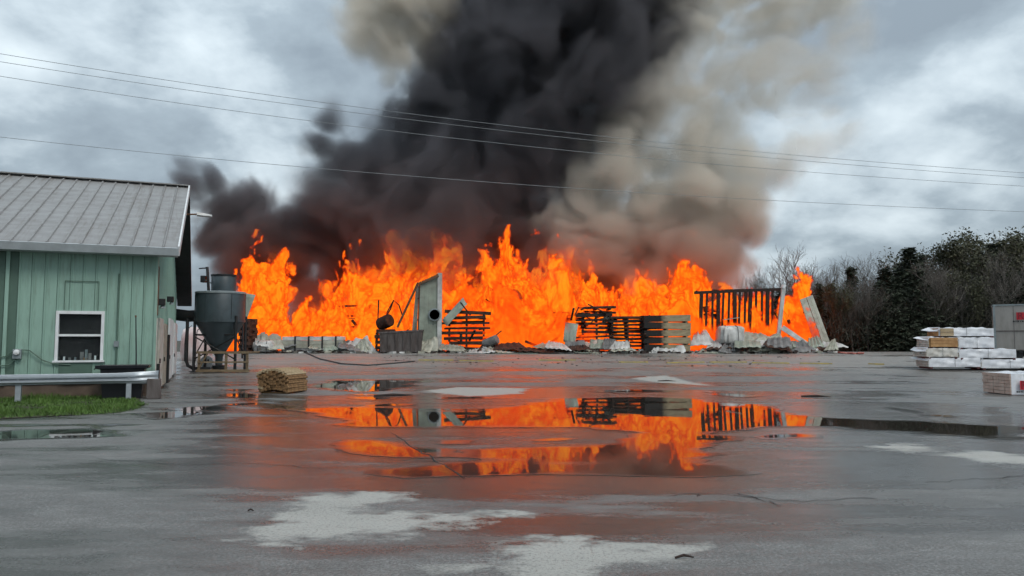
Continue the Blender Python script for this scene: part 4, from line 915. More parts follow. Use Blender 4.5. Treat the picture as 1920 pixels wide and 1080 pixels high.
def wrapped(label, px0, px1, py0, py1, D, depth, front_m, end_m, seed, group, bands=3, zbase=None, emblem=None, rows=4, torn=None):
    """paper-wrapped lumber bundle; its box follows the photographed front face, with slumped top wrap, end boards, bands"""
    r2 = random.Random(seed); a, b = P(px0, py1, D), P(px1, py0, D); w = b.x-a.x; z0 = a.z if zbase is None else zbase; h = b.z-z0
    t = thing('wrapped_lumber', label, 'lumber', (a.x, D, z0), 0, group); nu, nv = 26, 7
    def skin(quad, m, nm, amp, n_out):
        A_, B2, C2, D2 = [Vector(p) for p in quad]; V = []; n_ = Vector(n_out)
        for j in range(nv):
            for i in range(nu):
                u, v = i/(nu-1), j/(nv-1); p = A_.lerp(B2,u).lerp(D2.lerp(C2,u), v)
                e = min(1, 6*min(u,1-u,v,1-v)); ww_ = (math.sin(u*17+seed+3*v)+math.sin(u*31-v*5+seed*2)+math.sin(v*9+u*7+seed))/3
                V.append(p + n_*(amp*e*(ww_+.3)))
        MB().add(V, [(j*nu+i, j*nu+i+1, (j+1)*nu+i+1, (j+1)*nu+i) for j in range(nv-1) for i in range(nu-1)]).build(nm, m, t, True)
    MB().box(.03, w-.03, .03, depth-.03, .0, h-.03).build('core', M['board_end'], t)
    skin([(0,0,0),(w,0,0),(w,0,h),(0,0,h)], front_m, 'front_wrap', .045, (0,-1,0)); skin([(0,0,h),(w,0,h),(w,depth,h),(0,depth,h)], M['wrap'], 'top_wrap', .06, (0,0,1)); skin([(w,0,0),(w,depth,0),(w,depth,h),(w,0,h)], M['wrap'], 'end_wrap', .02, (1,0,0))
    # board ends on the left side
    cols = max(3, int(depth/.24))
    for i in range(rows):
        for k in range(cols):
            MB().box(-.02-r2.random()*.03, .03, depth*k/cols+.008, depth*(k+1)/cols-.008, h*i/rows+.006, h*(i+1)/rows-.006).build('board', end_m, t)
    for k in range(bands):
        x_ = w*(k+.6)/(bands+.2); MB().box(x_-.006, x_+.006, -.045, depth, h+.04, h+.046).build('band', M['ink'], t); MB().box(x_-.006, x_+.006, -.050, -.045, .0, h+.046).build('band', M['ink'], t)
    if torn:
        rows_t = torn[2]; x1 = w*torn[1]
        for i in range(rows_t):
            MB().box(w*torn[0], x1, -.075, -.045, h*i/rows_t+.008, h*(i+1)/rows_t-.008).build('board', torn[3], t)
    for k in range(bands+1):
        x_ = .12+(w-.24)*k/max(1,bands); MB().box(x_-.06, x_+.06, -.02, depth*.9, -.10, -.002).build('bearer', M['dunnage'], t)
    if group:      # loose wrap flap hanging off the left end
        dz = r2.uniform(.0, .12)
        fl_ = MB().add([(.05,-.05,h+.05), (.05,depth,h+.05), (-.20-r2.random()*.2,depth*.95,h-.02-dz), (-.16-r2.random()*.12,depth*.4,h-.10-dz), (-.10,-.08,h-.16)], [(0,4,3,2,1)]).build('wrap_flap', M['wrap'], t); sm_ = fl_.modifiers.new('thick','SOLIDIFY'); sm_.thickness = .012
    if emblem: logo(t, emblem[0]*w, -.075, emblem[1]*h, emblem[2])
    return t
ST = 'white wrapped lumber bundles stacked at the forest edge'
WR, WO = M['wrap'], M['wood_orange']; SD = 38.0
zg = g(22, SD)
T = [(690,672),(669,655),(652,633),(630,616)]
wrapped('white wrapped lumber bundle at the bottom left of the roadside stack, on dark bearers', 1742, 1838, 671, 688, SD, 1.15, WR, M['dirty_white'], 1, ST, 1)
wrapped('white wrapped lumber bundle at the bottom of the stack, under the trailer end', 1841, 1945, 674, 690, SD, 1.15, WR, M['dirty_white'], 2, ST, 1)
wrapped('pale wrapped bundle with open board ends on the second tier, left half', 1738, 1796, 653, 669, SD, 1.25, M['dirty_white'], M['dirty_white'], 3, ST, 1)
wrapped('white wrapped bundle with dark print on the second tier, right half', 1799, 1905, 655, 671, SD, 1.15, WR, M['dirty_white'], 4, ST, 1)
wrapped('orange bare-faced board bundle on the third tier, left half', 1742, 1795, 633, 650.5, SD+.1, 1.1, WO, M['dirty_white'], 5, ST, 1, torn=(.04,.98,3,WO))
wrapped('tall white wrapped bundle on the third tier, right half', 1798, 1864, 633, 652, SD+.1, 1.15, WR, M['dirty_white'], 6, ST, 1)
wrapped('top tier bundle with tan boards showing under a slumped white cover', 1760, 1863, 615.5, 630, SD+.3, 1.0, WR, WO, 7, ST, 1, torn=(.02,.26,2,M['board']))
wrapped('near white wrapped lumber bundle with pinkish ends and red emblem', 1897, 1990, 701, 740, 24.2, 1.42, WR, M['wrap_pink'], 8, None, 2, emblem=(.22,.46,.36), rows=6)
# trailer
TD = 43.0; ta, tb2 = P(1866, 657, TD), P(1985, 573, TD); tw, thh = tb2.x-ta.x, tb2.z-ta.z; gz0 = g(ta.x, TD)
trl = thing('box_trailer', 'grey box trailer with red emblem standing behind the wrapped lumber stack', 'trailer', (ta.x, TD, gz0), math.radians(-31)); zb0 = ta.z-gz0
body = MB().box(0, tw, 0, 2.4, zb0, zb0+thh).build('body', M['trailer'], trl, bevel=.06)
MB().box(-.03, tw+.03, -.03, 2.43, zb0+thh-.02, zb0+thh+.06).build('top_rail', M['slate_light'], trl); MB().box(-.03, .08, -.03, .08, zb0, zb0+thh-.03).build('corner_post', M['slate_light'], trl)
MB().box(.0, tw, -.025, .0, zb0+thh*.42, zb0+thh*.44).build('seam', M['skip'], body)
for k in range(1, 4): MB().box(tw*k/4-.012, tw*k/4+.012, -.012, 0, zb0+.04, zb0+thh-.06).build('panel_joint', M['skip'], body)
MB().box(.1, tw-.1, .3, 2.1, zb0-.18, zb0-.01).build('chassis', M['iron'], trl)
for k in range(7): MB().box(.15+k*.5, .3+k*.5, -.02, .3, zb0-.12, zb0-.005).build('cross_member', M['iron'], trl)
for x_ in (.9, 1.9):
    for y_ in (.1, 2.05):
        wh = MB().lathe([(.2,-.11),(.42,-.12),(.45,-.08),(.45,.08),(.42,.12),(.2,.11)], (0,0,0), 22).build('wheel', M['rubber'], trl); wh.matrix_local = Matrix.Translation((x_, y_+.12, .45)) @ Matrix.Rotation(math.pi/2, 4, 'X')
        MB().lathe([(.2,-.06),(.22,.0),(.06,.05)], (0,0,0), 14).build('rim', M['steel'], wh)
MB().box(3.0, 3.12, .3, .42, 0, zb0-.1).build('landing_leg', M['iron'], trl); MB().box(3.0, 3.12, 2.0, 2.12, 0, zb0-.1).build('landing_leg', M['iron'], trl)
logo(trl, 40/119*tw, -.03, zb0+thh*.76, .52)

# ------------------------------------------------------------------ trees
def bare_tree_mesh(seed, h):
    r2 = random.Random(seed); tr, cr = MB(), MB()
    def branch(p, d, L_, r, lev, mb):
        n_ = 4 if lev < 2 else 3; pts = [p]; rd = [r]; dd = d.copy()
        for i in range(n_):
            dd = (dd + Vector((r2.gauss(0,.13), r2.gauss(0,.13), r2.gauss(0.03,.09)))*(1 if lev else .45)).normalized(); pts.append(pts[-1]+dd*L_/n_); rd.append(max(.007, r*(1-.8*(i+1)/n_)))
        mb.tube(pts, rd, 6 if lev == 0 else (4 if lev == 1 else 3), caps=False)
        if lev >= 4: return
        k_ = (12, 6, 4, 3)[lev]
        for k in range(k_):
            f = (.32 + .66*(k+r2.random()*.8)/k_) if lev == 0 else (.25+.75*(k+r2.random())/k_)
            f = min(.99, f); i = min(n_-1, int(f*n_)); q = pts[i].lerp(pts[i+1], f*n_-i)
            ax = dd.orthogonal().normalized(); ax.rotate(Matrix.Rotation(r2.uniform(0,6.283), 3, dd)); ang = r2.uniform(.4,.75) if lev == 0 else r2.uniform(.35,.75)
            nd = (dd*math.cos(ang) + ax*math.sin(ang)); nd.z += .3; nd.normalize()
            branch(q, nd, L_*(.46-.22*(f-.3) if lev == 0 else r2.uniform(.5,.68)), max(.010, r*(.36 if lev == 0 else .5)), lev+1, cr)
    branch(Vector((0,0,-.2)), Vector((r2.uniform(-.05,.05), r2.uniform(-.05,.05), 1)).normalized(), h*.95, .012*h+.03, 0, tr)
    zt_m = max(v[2] for v in cr.v); f_ = h/zt_m
    for mb_ in (tr, cr): mb_.v = [(x_*f_, y_*f_, z_*f_) for x_, y_, z_ in mb_.v]
    return tr, cr
def conifer_mesh(seed, h, w, dens=1.0):
    """whorls of drooping sprays of needle faces"""
    r2 = np.random.RandomState(seed); tr = MB().tube([(0,0,-.2),(0,0,h*.5),(0,0,h*.97)], [.018*h,.011*h,.02], 6, False); V = []; F = []
    z = h*.06
    while z < h*.98:
        rel = z/h; R0 = w*(1-rel)**.85*(.8+.35*r2.rand()); nb = int(6+5*(1-rel))
        for k in range(nb):
            a = r2.rand()*6.283; L_ = R0*(.55+.6*r2.rand()); n_ = max(3, int(L_*5*dens))
            for i in range(n_):
                f = (i+.6)/n_; c = np.array([math.cos(a)*L_*f, math.sin(a)*L_*f, z - .16*L_*f*f*2 + .08*r2.randn()]); c[:2] += r2.randn(2)*.10*(1+L_*.3)
                for q in range(3):
                    s = .30*(1.15-.5*f)*(.7+.6*r2.rand()); d1 = r2.randn(3); d1 /= np.linalg.norm(d1); d2 = r2.randn(3); d2[2] -= .5; d2 /= np.linalg.norm(d2)
                    n0 = len(V); V += [c+d1*s*.35, c-d1*s*.35, c+d2*s]; F.append((n0, n0+1, n0+2))
        z += h*(.020+.014*r2.rand())*(1.6-rel)
    return tr, MB().add([tuple(v) for v in V], F)
def leafy_mesh(seed, h, w):
    """loose evergreen: bare-tree skeleton carrying clumps of small leaves with gaps"""
    tr, cr = bare_tree_mesh(seed, h); r2 = np.random.RandomState(seed); V = []; F = []
    pts = np.array(cr.v[::3]); pts = pts[pts[:,2] > h*.25]; sel = pts[r2.choice(len(pts), min(len(pts), 1500), False)]
    msk = fbm3(sel[:,0]*.5+seed, sel[:,1]*.5, sel[:,2]*.5, 2) > .46
    for c in sel[msk]:
        for q in range(5):
            p = c + r2.randn(3)*.26; s = .13+.12*r2.rand(); d1, d2 = r2.randn(3), r2.randn(3); d1 /= np.linalg.norm(d1); d2 /= np.linalg.norm(d2); n0 = len(V); V += [p+d1*s*.5, p-d1*s*.5, p+d2*s]; F.append((n0,n0+1,n0+2))
    return tr, cr, MB().add([tuple(v) for v in V], F)
protos = {}
for i in range(4):
    tr, cr = bare_tree_mesh(100+i, 10.0); t = thing('bare_tree', 'x', 'tree'); tr.build('trunk', M['bark'], t, True); cr.build('crown', M['bark'], t, True); protos['b%d' % i] = t
for i in range(3):
    tr, cr = conifer_mesh(200+i, 10.0, (2.5,2.9,2.2)[i]); t = thing('conifer', 'x', 'tree'); tr.build('trunk', M['bark_dark'], t); cr.build('crown', M['needle'], t); protos['c%d' % i] = t
for i in range(2):
    tr, cr, lf = leafy_mesh(300+i, 10.0, 4); t = thing('evergreen_tree', 'x', 'tree'); tr.build('trunk', M['bark'], t, True); c = cr.build('crown', M['bark'], t, True); lf.build('foliage', M['leaf'], c); protos['l%d' % i] = t
rows = [ # px of the stem, py of the top, depth, kind
 (1382,508,78,'b1'),(1408,515,80,'b2'),(1432,505,76,'b3'),(1452,490,74,'b0'),(1480,458,62,'b1'),(1508,495,70,'b0'),(1528,490,66,'b2'),(1553,488,62,'b3'),(1578,482,68,'b0'),(1600,500,61,'c2'),(1622,468,63,'b2'),(1646,472,64,'b1'),(1664,500,60,'c0'),(1690,492,66,'c2'),
 (1712,462,60,'c1'),(1738,475,62,'c0'),(1760,485,58,'b3'),(1782,462,62,'l0'),(1800,470,66,'c2'),(1822,440,60,'l1'),(1846,432,63,'l0'),(1868,455,60,'c1'),(1893,430,62,'b1'),(1912,438,64,'l1'),(1938,432,60,'l0'),(1965,450,62,'c0'),(2000,440,64,'l1'),
 (1540,530,57,'c0'),(1572,525,55.4,'l1'),(1600,535,55.2,'b0'),(1628,515,55.5,'b1'),(1655,525,55.2,'c1'),(1684,515,55.5,'c0'),(1725,505,55.2,'c1'),(1748,510,55.4,'b3'),(1806,505,55.2,'l0'),(1790,520,58,'c0'),(1830,515,58,'c1'),(1850,500,57,'b2'),(1885,510,58,'c2'),(1925,505,58,'c0'),
 (1612,505,55.6,'b3'),(1762,468,55.2,'b2'),(1882,462,55.2,'b1'),(1350,520,82,'b0'),(1320,525,84,'c1'),(1465,540,70,'c0'),(1495,560,63,'c1'),(1560,560,64,'c0'),(1700,470,68,'l1'),(1740,500,70,'c1'),(1776,505,57,'b0'),(1655,540,62,'b0'),(1590,520,66,'b1'),
]
LAB = {'b': ('%s bare grey leafless tree %s', 'bare trees of the forest edge'), 'c': ('%s dark green conifer %s', 'conifers of the forest edge'), 'l': ('%s olive evergreen tree with loose leafy crown %s', 'leafy evergreens of the forest edge')}
special = {(1480,458): 'tall bare tree with a fan of fine branches just right of the smoke', (1712,462): 'pointed dark conifer rising left of the olive evergreens', (1893,430): 'tall bare tree with pale stem behind the grey trailer'}
used = set()
for (px, py, D_, kd) in rows:
    base = P(px, 660, D_); zg_ = ring_h(base.x, D_); top = P(px, py, D_).z; s = (top-zg_)/10.0; src = protos[kd]; rz_ = rnd.uniform(0, 6.28); sw_ = s*rnd.uniform(.85, 1.15)*(1.75 if kd[0] == 'c' else 1.1)
    if kd not in used: used.add(kd); t = src; t.location = (base.x, D_, zg_); t.rotation_euler = (0,0,rz_); t.scale = (sw_, sw_, s)
    else: t = dup(src, (base.x, D_, zg_), rz_, scale=(sw_, sw_, s))
    wh_ = 'behind the burnt frame' if px < 1475 else 'just right of the leaning slab' if px < 1600 else 'between the leaning slab and the wrapped lumber' if px < 1725 else 'behind the wrapped lumber stack' if px < 1862 else 'behind the grey trailer'
    t['label'] = special.get((px, py), LAB[kd[0]][0] % (('tall' if py < 495 else 'short') if kd[0] != 'l' else '', wh_)).replace('  ', ' ').strip(); t['group'] = LAB[kd[0]][1]
# undergrowth: one dark mass of brush between the stems
r2 = np.random.RandomState(77); NT = 60000
ux = r2.uniform(8, 62, NT); uy = 54.5 + 24*r2.rand(NT)**1.3; hmax = 1.6 + 2.6*(fbm3(ux*.25, uy*.25, ux*0, 3)) + .07*(uy-54); uz = hmax*r2.rand(NT)**.8
pc = np.stack([ux, uy, uz + np.array([ring_h(0, y_) for y_ in uy])], 1); pxu = 960+ux/uy*FPX; keep = pxu > 1350 + 40*r2.rand(NT); pc = pc[keep]; k_ = len(pc)
d1 = r2.randn(k_,3); d1 /= np.linalg.norm(d1,axis=1)[:,None]; d2 = r2.randn(k_,3); d2[:,2] += 1.8; d2 /= np.linalg.norm(d2,axis=1)[:,None]; s_ = (.16+.25*r2.rand(k_))[:,None]
tag(link('undergrowth', fast_mesh('undergrowth', np.stack([pc+d1*s_*.16, pc-d1*s_*.16, pc+d2*s_*2.2], 1).reshape(-1,3), np.arange(3*k_).reshape(-1,3), M['thicket'])), 'dark tangled brush under the forest edge', 'undergrowth', kind='stuff')
# far wood closing the view behind the first trees
r2 = np.random.RandomState(78); NT = 50000; ux = r2.uniform(10, 95, NT); uy = 84 + 26*r2.rand(NT); hmax = 5.6 + 3.2*fbm3(ux*.16, uy*.1, ux*0+4, 4, .6)*1.2; uz = hmax*r2.rand(NT)**.65
pc = np.stack([ux, uy, uz-.5], 1); pxu = 960+ux/uy*FPX; keep = pxu > 1290+60*r2.rand(NT); pc = pc[keep]; k_ = len(pc)
d1 = r2.randn(k_,3); d1 /= np.linalg.norm(d1,axis=1)[:,None]; d2 = r2.randn(k_,3); d2[:,2] += 1.2; d2 /= np.linalg.norm(d2,axis=1)[:,None]; s_ = (.25+.4*r2.rand(k_))[:,None]
tag(link('far_wood', fast_mesh('far_wood', np.stack([pc+d1*s_*.22, pc-d1*s_*.22, pc+d2*s_*1.4], 1).reshape(-1,3), np.arange(3*k_).reshape(-1,3), M['thicket'])), 'dark far wood closing the view behind the forest edge', 'wood', kind='stuff')

# ------------------------------------------------------------------ overhead wires
wl = [([(0,101),(640,195),(850,225),(1920,324)], 'topmost overhead wire crossing in front of the smoke'), ([(0,116),(617,203),(850,236),(1920,333)], 'overhead wire just below the topmost one'), ([(0,143),(600,228),(850,260),(1920,349)], 'third overhead wire counted from the top'), ([(0,257),(560,312),(850,337),(1920,397)], 'lowest overhead wire, well below the other three')]
for pts, lt in wl:
    px_ = np.array([p[0] for p in pts], float); py_ = np.array([p[1] for p in pts], float); cf = np.polyfit(px_, py_, 2); line = []
    for q in np.linspace(-500, 2420, 60):
        D_ = 31 + (q/1920)*14; line.append(P(q, float(np.polyval(cf, q)), D_))
    tag(MB().tube(line, .012, 5).build('overhead_wire', M['wire'], None), lt, 'wire', 'overhead wires')
# ------------------------------------------------------------------ smoke and flames: real volumes on voxel grids
def volume_object(name, lo, hi, dens, mat, label, category, step=1.0):
    """a fog grid filled voxel by voxel from the array dens (nx, ny, nz) between the corners lo and hi"""
    nx, ny, nz = dens.shape
    me = bpy.data.meshes.new(name+'_cells'); me.from_pydata([(0, 0, 0)], [], [])
    n = nx*ny*nz
    src = bpy.data.meshes.new(name+'_values'); src.vertices.add(n)
    at = src.attributes.new('dens', 'FLOAT', 'POINT'); at.data.foreach_set('value', np.ascontiguousarray(dens.ravel(), dtype=np.float32))
    so = bpy.data.objects.new(name+'_values', src)          # data only, never linked to the scene
    ng = bpy.data.node_groups.new(name+'_grid', 'GeometryNodeTree')
    ng.interface.new_socket('Geometry', in_out='INPUT', socket_type='NodeSocketGeometry')
    ng.interface.new_socket('Geometry', in_out='OUTPUT', socket_type='NodeSocketGeometry')
    N, L = ng.nodes, ng.links
    out = N.new('NodeGroupOutput')
    oi = N.new('GeometryNodeObjectInfo'); oi.inputs['Object'].default_value = so
    pos = N.new('GeometryNodeInputPosition'); sp = N.new('ShaderNodeSeparateXYZ'); L.new(pos.outputs[0], sp.inputs[0])
    def m(op, a, b=None):
        q = N.new('ShaderNodeMath'); q.operation = op
        for i, v in enumerate((a, b)):
            if v is None: continue
            if isinstance(v, (int, float)): q.inputs[i].default_value = v
            else: L.new(v, q.inputs[i])
        return q.outputs[0]
    idx = []
    for k, cnt in enumerate((nx, ny, nz)):
        st = (hi[k]-lo[k])/(cnt-1)
        idx.append(m('ROUND', m('DIVIDE', m('SUBTRACT', sp.outputs[k], float(lo[k])), float(st))))
    def toint(f):
        q = N.new('FunctionNodeFloatToInt'); q.rounding_mode = 'ROUND'; L.new(f, q.inputs[0]); return q.outputs[0]
    def im(op, a, b):
        q = N.new('FunctionNodeIntegerMath'); q.operation = op
        for i, v in enumerate((a, b)):
            if isinstance(v, int): q.inputs[i].default_value = v
            else: L.new(v, q.inputs[i])
        return q.outputs[0]
    ii = im('ADD', im('MULTIPLY', im('ADD', im('MULTIPLY', toint(idx[0]), ny), toint(idx[1])), nz), toint(idx[2]))
    na = N.new('GeometryNodeInputNamedAttribute'); na.data_type = 'FLOAT'; na.inputs[0].default_value = 'dens'
    si = N.new('GeometryNodeSampleIndex'); si.data_type = 'FLOAT'; si.domain = 'POINT'; si.clamp = True
    L.new(oi.outputs['Geometry'], si.inputs['Geometry']); L.new(na.outputs[0], si.inputs['Value']); L.new(ii, si.inputs['Index'])
    vc = N.new('GeometryNodeVolumeCube')
    L.new(si.outputs[0], vc.inputs['Density']); vc.inputs['Background'].default_value = 0.0
    vc.inputs['Min'].default_value = lo; vc.inputs['Max'].default_value = hi
    vc.inputs['Resolution X'].default_value = nx; vc.inputs['Resolution Y'].default_value = ny; vc.inputs['Resolution Z'].default_value = nz
    sm = N.new('GeometryNodeSetMaterial'); sm.inputs['Material'].default_value = mat
    L.new(vc.outputs[0], sm.inputs[0]); L.new(sm.outputs[0], out.inputs[0])
    o = bpy.data.objects.new(name, me); COL.objects.link(o); me.materials.append(mat)
    md = o.modifiers.new('grid', 'NODES'); md.node_group = ng
    o['label'] = label; o['category'] = category; o['kind'] = 'stuff'
    return o

def vol_mat(name, build):
    m = bpy.data.materials.new(name); m.use_nodes = True; t = m.node_tree; t.nodes.clear()
    out = t.nodes.new('ShaderNodeOutputMaterial'); build(t, out)
    return m

def puff_field(lo, hi, shape, puffs):
    """largest of many soft balls: 1 in a ball's middle, 0 at its skin, negative outside"""
    ax = [np.linspace(lo[k], hi[k], shape[k], dtype=np.float32) for k in range(3)]
    f = np.full(shape, -1.0, np.float32)
    for (c, r, ry, w) in puffs:
        sl = []
        for k, rr in enumerate((r, ry, r)):
            a = np.searchsorted(ax[k], c[k]-1.9*rr); b = np.searchsorted(ax[k], c[k]+1.9*rr); sl.append(slice(a, max(a, b)))
        X, Y, Z = np.meshgrid(ax[0][sl[0]], ax[1][sl[1]], ax[2][sl[2]], indexing='ij')
        if X.size == 0: continue
        d = np.sqrt(((X-c[0])/r)**2 + ((Y-c[1])/ry)**2 + ((Z-c[2])/r)**2)
        v = w*(1-d) if w >= 0 else (1-d)*(-w)
        f[tuple(sl)] = np.maximum(f[tuple(sl)], v)
    return ax, f

random.seed(5)
PX = 57.0/FPX                                             # metres per photograph pixel at the plume
def puffs_from(rows, D0=57.0):
    out = []
    for (px, py, rp, w) in rows:
        c = P(px, py, D0); r = rp*PX
        ry = min(r, 7.5)*0.95
        c.y += random.uniform(-1.2, 1.2); c.y = max(c.y, 49.5+ry*0.9)
        if py > 400: c.y = max(c.y, 55.2 + min(1.0, (py-400)/100.0)*2.5 + ry*.55)      # low smoke rolls up behind the flames
        out.append((c, r, ry, w))
    return out

# --- the black plume
dark_rows = [
 # left arm drifting to the building
 (352,352,52,.7),(390,345,45,.75),(330,330,38,.5),(420,395,70,1),(470,375,60,1),(390,440,62,1),(440,450,85,1),(500,440,80,1),(540,420,65,1),(420,500,60,.9),(480,520,60,.8),(505,485,70,1),(470,475,70,1),(540,500,70,1),
 (590,400,62,1),(570,450,90,1),(640,390,70,1),
 # thin wisps above the notch
 (618,235,42,.8),(605,275,44,.75),(640,290,52,.75),(612,320,46,.7),(660,330,54,.7),(690,290,40,.5),(600,350,40,.5),
 # trunk
 (640,470,130,1),(720,430,130,1),(690,330,70,1),(730,290,80,1),(770,240,70,1),(800,380,170,1),(880,450,190,1),(960,420,130,1),(600,540,110,1),(700,560,140,1),(820,560,150,1),(940,540,140,1),
 (1000,480,90,1),(860,260,160,1),(950,300,150,1),(1010,240,150,1),(1080,250,110,1),(1140,240,80,1),(910,150,120,1),(990,120,170,1),(1060,130,150,1),(1150,160,110,1),(930,60,90,1),(980,20,160,1),(1080,20,170,1),(1190,60,120,1),
 (820,180,55,1),(850,110,70,1),(850,40,80,1),(860,-40,90,1),(780,230,60,1),(990,-100,170,1),(1040,-100,220,1),(1180,-60,140,1),(1000,-220,190,1),(1130,-200,200,1),(1240,-20,100,.9),
 # low smoke, tinted brown for the fire glow, over the right half
 (1060,540,90,.9),(1140,550,95,.9),(1220,545,90,.85),(1290,550,80,.75),(1350,560,60,.6),(1130,500,70,.5),(1230,500,70,.45),(1310,505,60,.4),
]
lo_d, hi_d, sh_d = (-28.0, 48.0, 1.2), (18.0, 67.0, 36.0), (231, 96, 175)
axd, fd = puff_field(lo_d, hi_d, sh_d, puffs_from(dark_rows))
X, Y, Z = np.meshgrid(*axd, indexing='ij')
w1 = fbm3(X*.16+3, Y*.16, Z*.16-2, 3); w2 = fbm3(X*.16+31, Y*.16+9, Z*.16+40, 3)
n = fbm3(X*.38+4.5*w1, Y*.38, Z*.38+4.5*w2, 5, .60)
q = fd + (n-.5)*2.3
dens_d = sstep(-.10, .52, q)*np.clip(.35+fd*1.6, .12, 1.5)
dens_d *= sstep(1.2, 3.0, Z)*sstep(-28, -26, X)*sstep(18, 16, X)*sstep(48, 50, Y)*sstep(67, 65, Y)*sstep(36, 33, Z)
dens_d[dens_d < .004] = 0
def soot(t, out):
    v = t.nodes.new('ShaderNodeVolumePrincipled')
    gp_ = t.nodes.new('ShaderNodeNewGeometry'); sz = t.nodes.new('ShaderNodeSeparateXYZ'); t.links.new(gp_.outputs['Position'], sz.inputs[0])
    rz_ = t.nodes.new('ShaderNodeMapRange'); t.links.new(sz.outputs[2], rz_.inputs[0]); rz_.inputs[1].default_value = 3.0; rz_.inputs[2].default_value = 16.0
    mx = t.nodes.new('ShaderNodeMix'); mx.data_type = 'RGBA'; t.links.new(rz_.outputs[0], mx.inputs[0]); mx.inputs[6].default_value = (.42, .285, .255, 1); mx.inputs[7].default_value = (.215, .213, .235, 1)  # lower plume coloured brown to stand for the fire's glow on it
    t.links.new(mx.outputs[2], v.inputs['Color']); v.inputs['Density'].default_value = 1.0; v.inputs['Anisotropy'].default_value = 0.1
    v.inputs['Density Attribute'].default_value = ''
    a = t.nodes.new('ShaderNodeAttribute'); a.attribute_name = 'density'
    mm = t.nodes.new('ShaderNodeMath'); mm.operation = 'MULTIPLY'; mm.inputs[1].default_value = 1.15
    t.links.new(a.outputs['Fac'], mm.inputs[0]); t.links.new(mm.outputs[0], v.inputs['Density'])
    t.links.new(v.outputs[0], out.inputs['Volume'])
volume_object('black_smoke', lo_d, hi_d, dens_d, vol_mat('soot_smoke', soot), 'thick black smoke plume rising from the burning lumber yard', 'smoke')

# --- the tan and grey smoke
pale_rows = [
 (1090,360,80,1),(1150,330,75,1),(1060,420,90,1),(1130,430,110,1),(1220,400,105,1),(1290,370,80,1),(1310,430,100,1),(1370,400,75,1),(1400,430,55,1),(1200,490,100,.9),(1290,500,90,.9),(1360,490,70,.8),(1410,500,45,.6),
 (1150,280,80,.55),(1220,300,90,.6),(1210,215,80,.42),(1290,285,90,.55),(1390,310,85,.42),(1330,330,80,.5),(1450,330,60,.3),
 # high thin grey veil
 (1240,250,90,0.40),(1330,230,100,0.36),(1290,150,120,0.40),(1400,170,110,0.40),(1320,60,120,0.40),(1440,70,120,0.40),(1540,60,100,0.36),(1500,140,90,0.29),(1400,-40,140,0.40),(1540,-40,120,0.40),(1480,270,80,0.25),(1560,230,60,0.20),
 # pale billow left of the column head
 (700,40,68,.85),(740,90,68,.9),(690,90,52,.8),(790,70,70,.9),(825,110,55,.8),(810,10,80,.9),(660,50,46,.6),(760,30,80,.9),(700,-20,80,.8),(770,130,46,.6),(740,160,30,.4),(760,-60,100,.9),
]
lo_p, hi_p, sh_p = (-17.0, 46.5, 2.0), (29.0, 66.0, 36.0), (185, 79, 137)
axp, fp = puff_field(lo_p, hi_p, sh_p, [(Vector((c.x, c.y-1.5, c.z)), r, ry, w) for (c, r, ry, w) in puffs_from(pale_rows)])
X, Y, Z = np.meshgrid(*axp, indexing='ij')
w1 = fbm3(X*.14+13, Y*.14, Z*.14-7, 3); w2 = fbm3(X*.14+3, Y*.14+19, Z*.14+4, 3)
n = fbm3(X*.36+5.5*w1, Y*.36+8, Z*.36+5.5*w2, 5, .62)
q = fp + (n-.5)*2.35
dens_p = sstep(-.02, .40, q)*np.clip(.05+fp*1.9, .02, 1.6)
dens_p *= sstep(2, 5, Z)*sstep(-17, -15, X)*sstep(29, 26, X)*sstep(46.5, 48, Y)*sstep(66, 64, Y)*sstep(36, 33, Z)
dens_p[dens_p < .003] = 0
def tan(t, out):
    v = t.nodes.new('ShaderNodeVolumePrincipled')
    gp_ = t.nodes.new('ShaderNodeNewGeometry'); sz = t.nodes.new('ShaderNodeSeparateXYZ'); t.links.new(gp_.outputs['Position'], sz.inputs[0])
    rz_ = t.nodes.new('ShaderNodeMapRange'); t.links.new(sz.outputs[2], rz_.inputs[0]); rz_.inputs[1].default_value = 6.0; rz_.inputs[2].default_value = 14.0
    mx = t.nodes.new('ShaderNodeMix'); mx.data_type = 'RGBA'; t.links.new(rz_.outputs[0], mx.inputs[0]); mx.inputs[6].default_value = (.78, .66, .56, 1); mx.inputs[7].default_value = (.958, .905, .82, 1)
    t.links.new(mx.outputs[2], v.inputs['Color']); v.inputs['Anisotropy'].default_value = 0.0
    v.inputs['Density Attribute'].default_value = ''
    a = t.nodes.new('ShaderNodeAttribute'); a.attribute_name = 'density'
    mm = t.nodes.new('ShaderNodeMath'); mm.operation = 'MULTIPLY'; mm.inputs[1].default_value = 1.15
    t.links.new(a.outputs['Fac'], mm.inputs[0]); t.links.new(mm.outputs[0], v.inputs['Density'])
    t.links.new(v.outputs[0], out.inputs['Volume'])
volume_object('pale_smoke', lo_p, hi_p, dens_p, vol_mat('tan_smoke', tan), 'thin tan and grey smoke billowing beside the black plume', 'smoke')

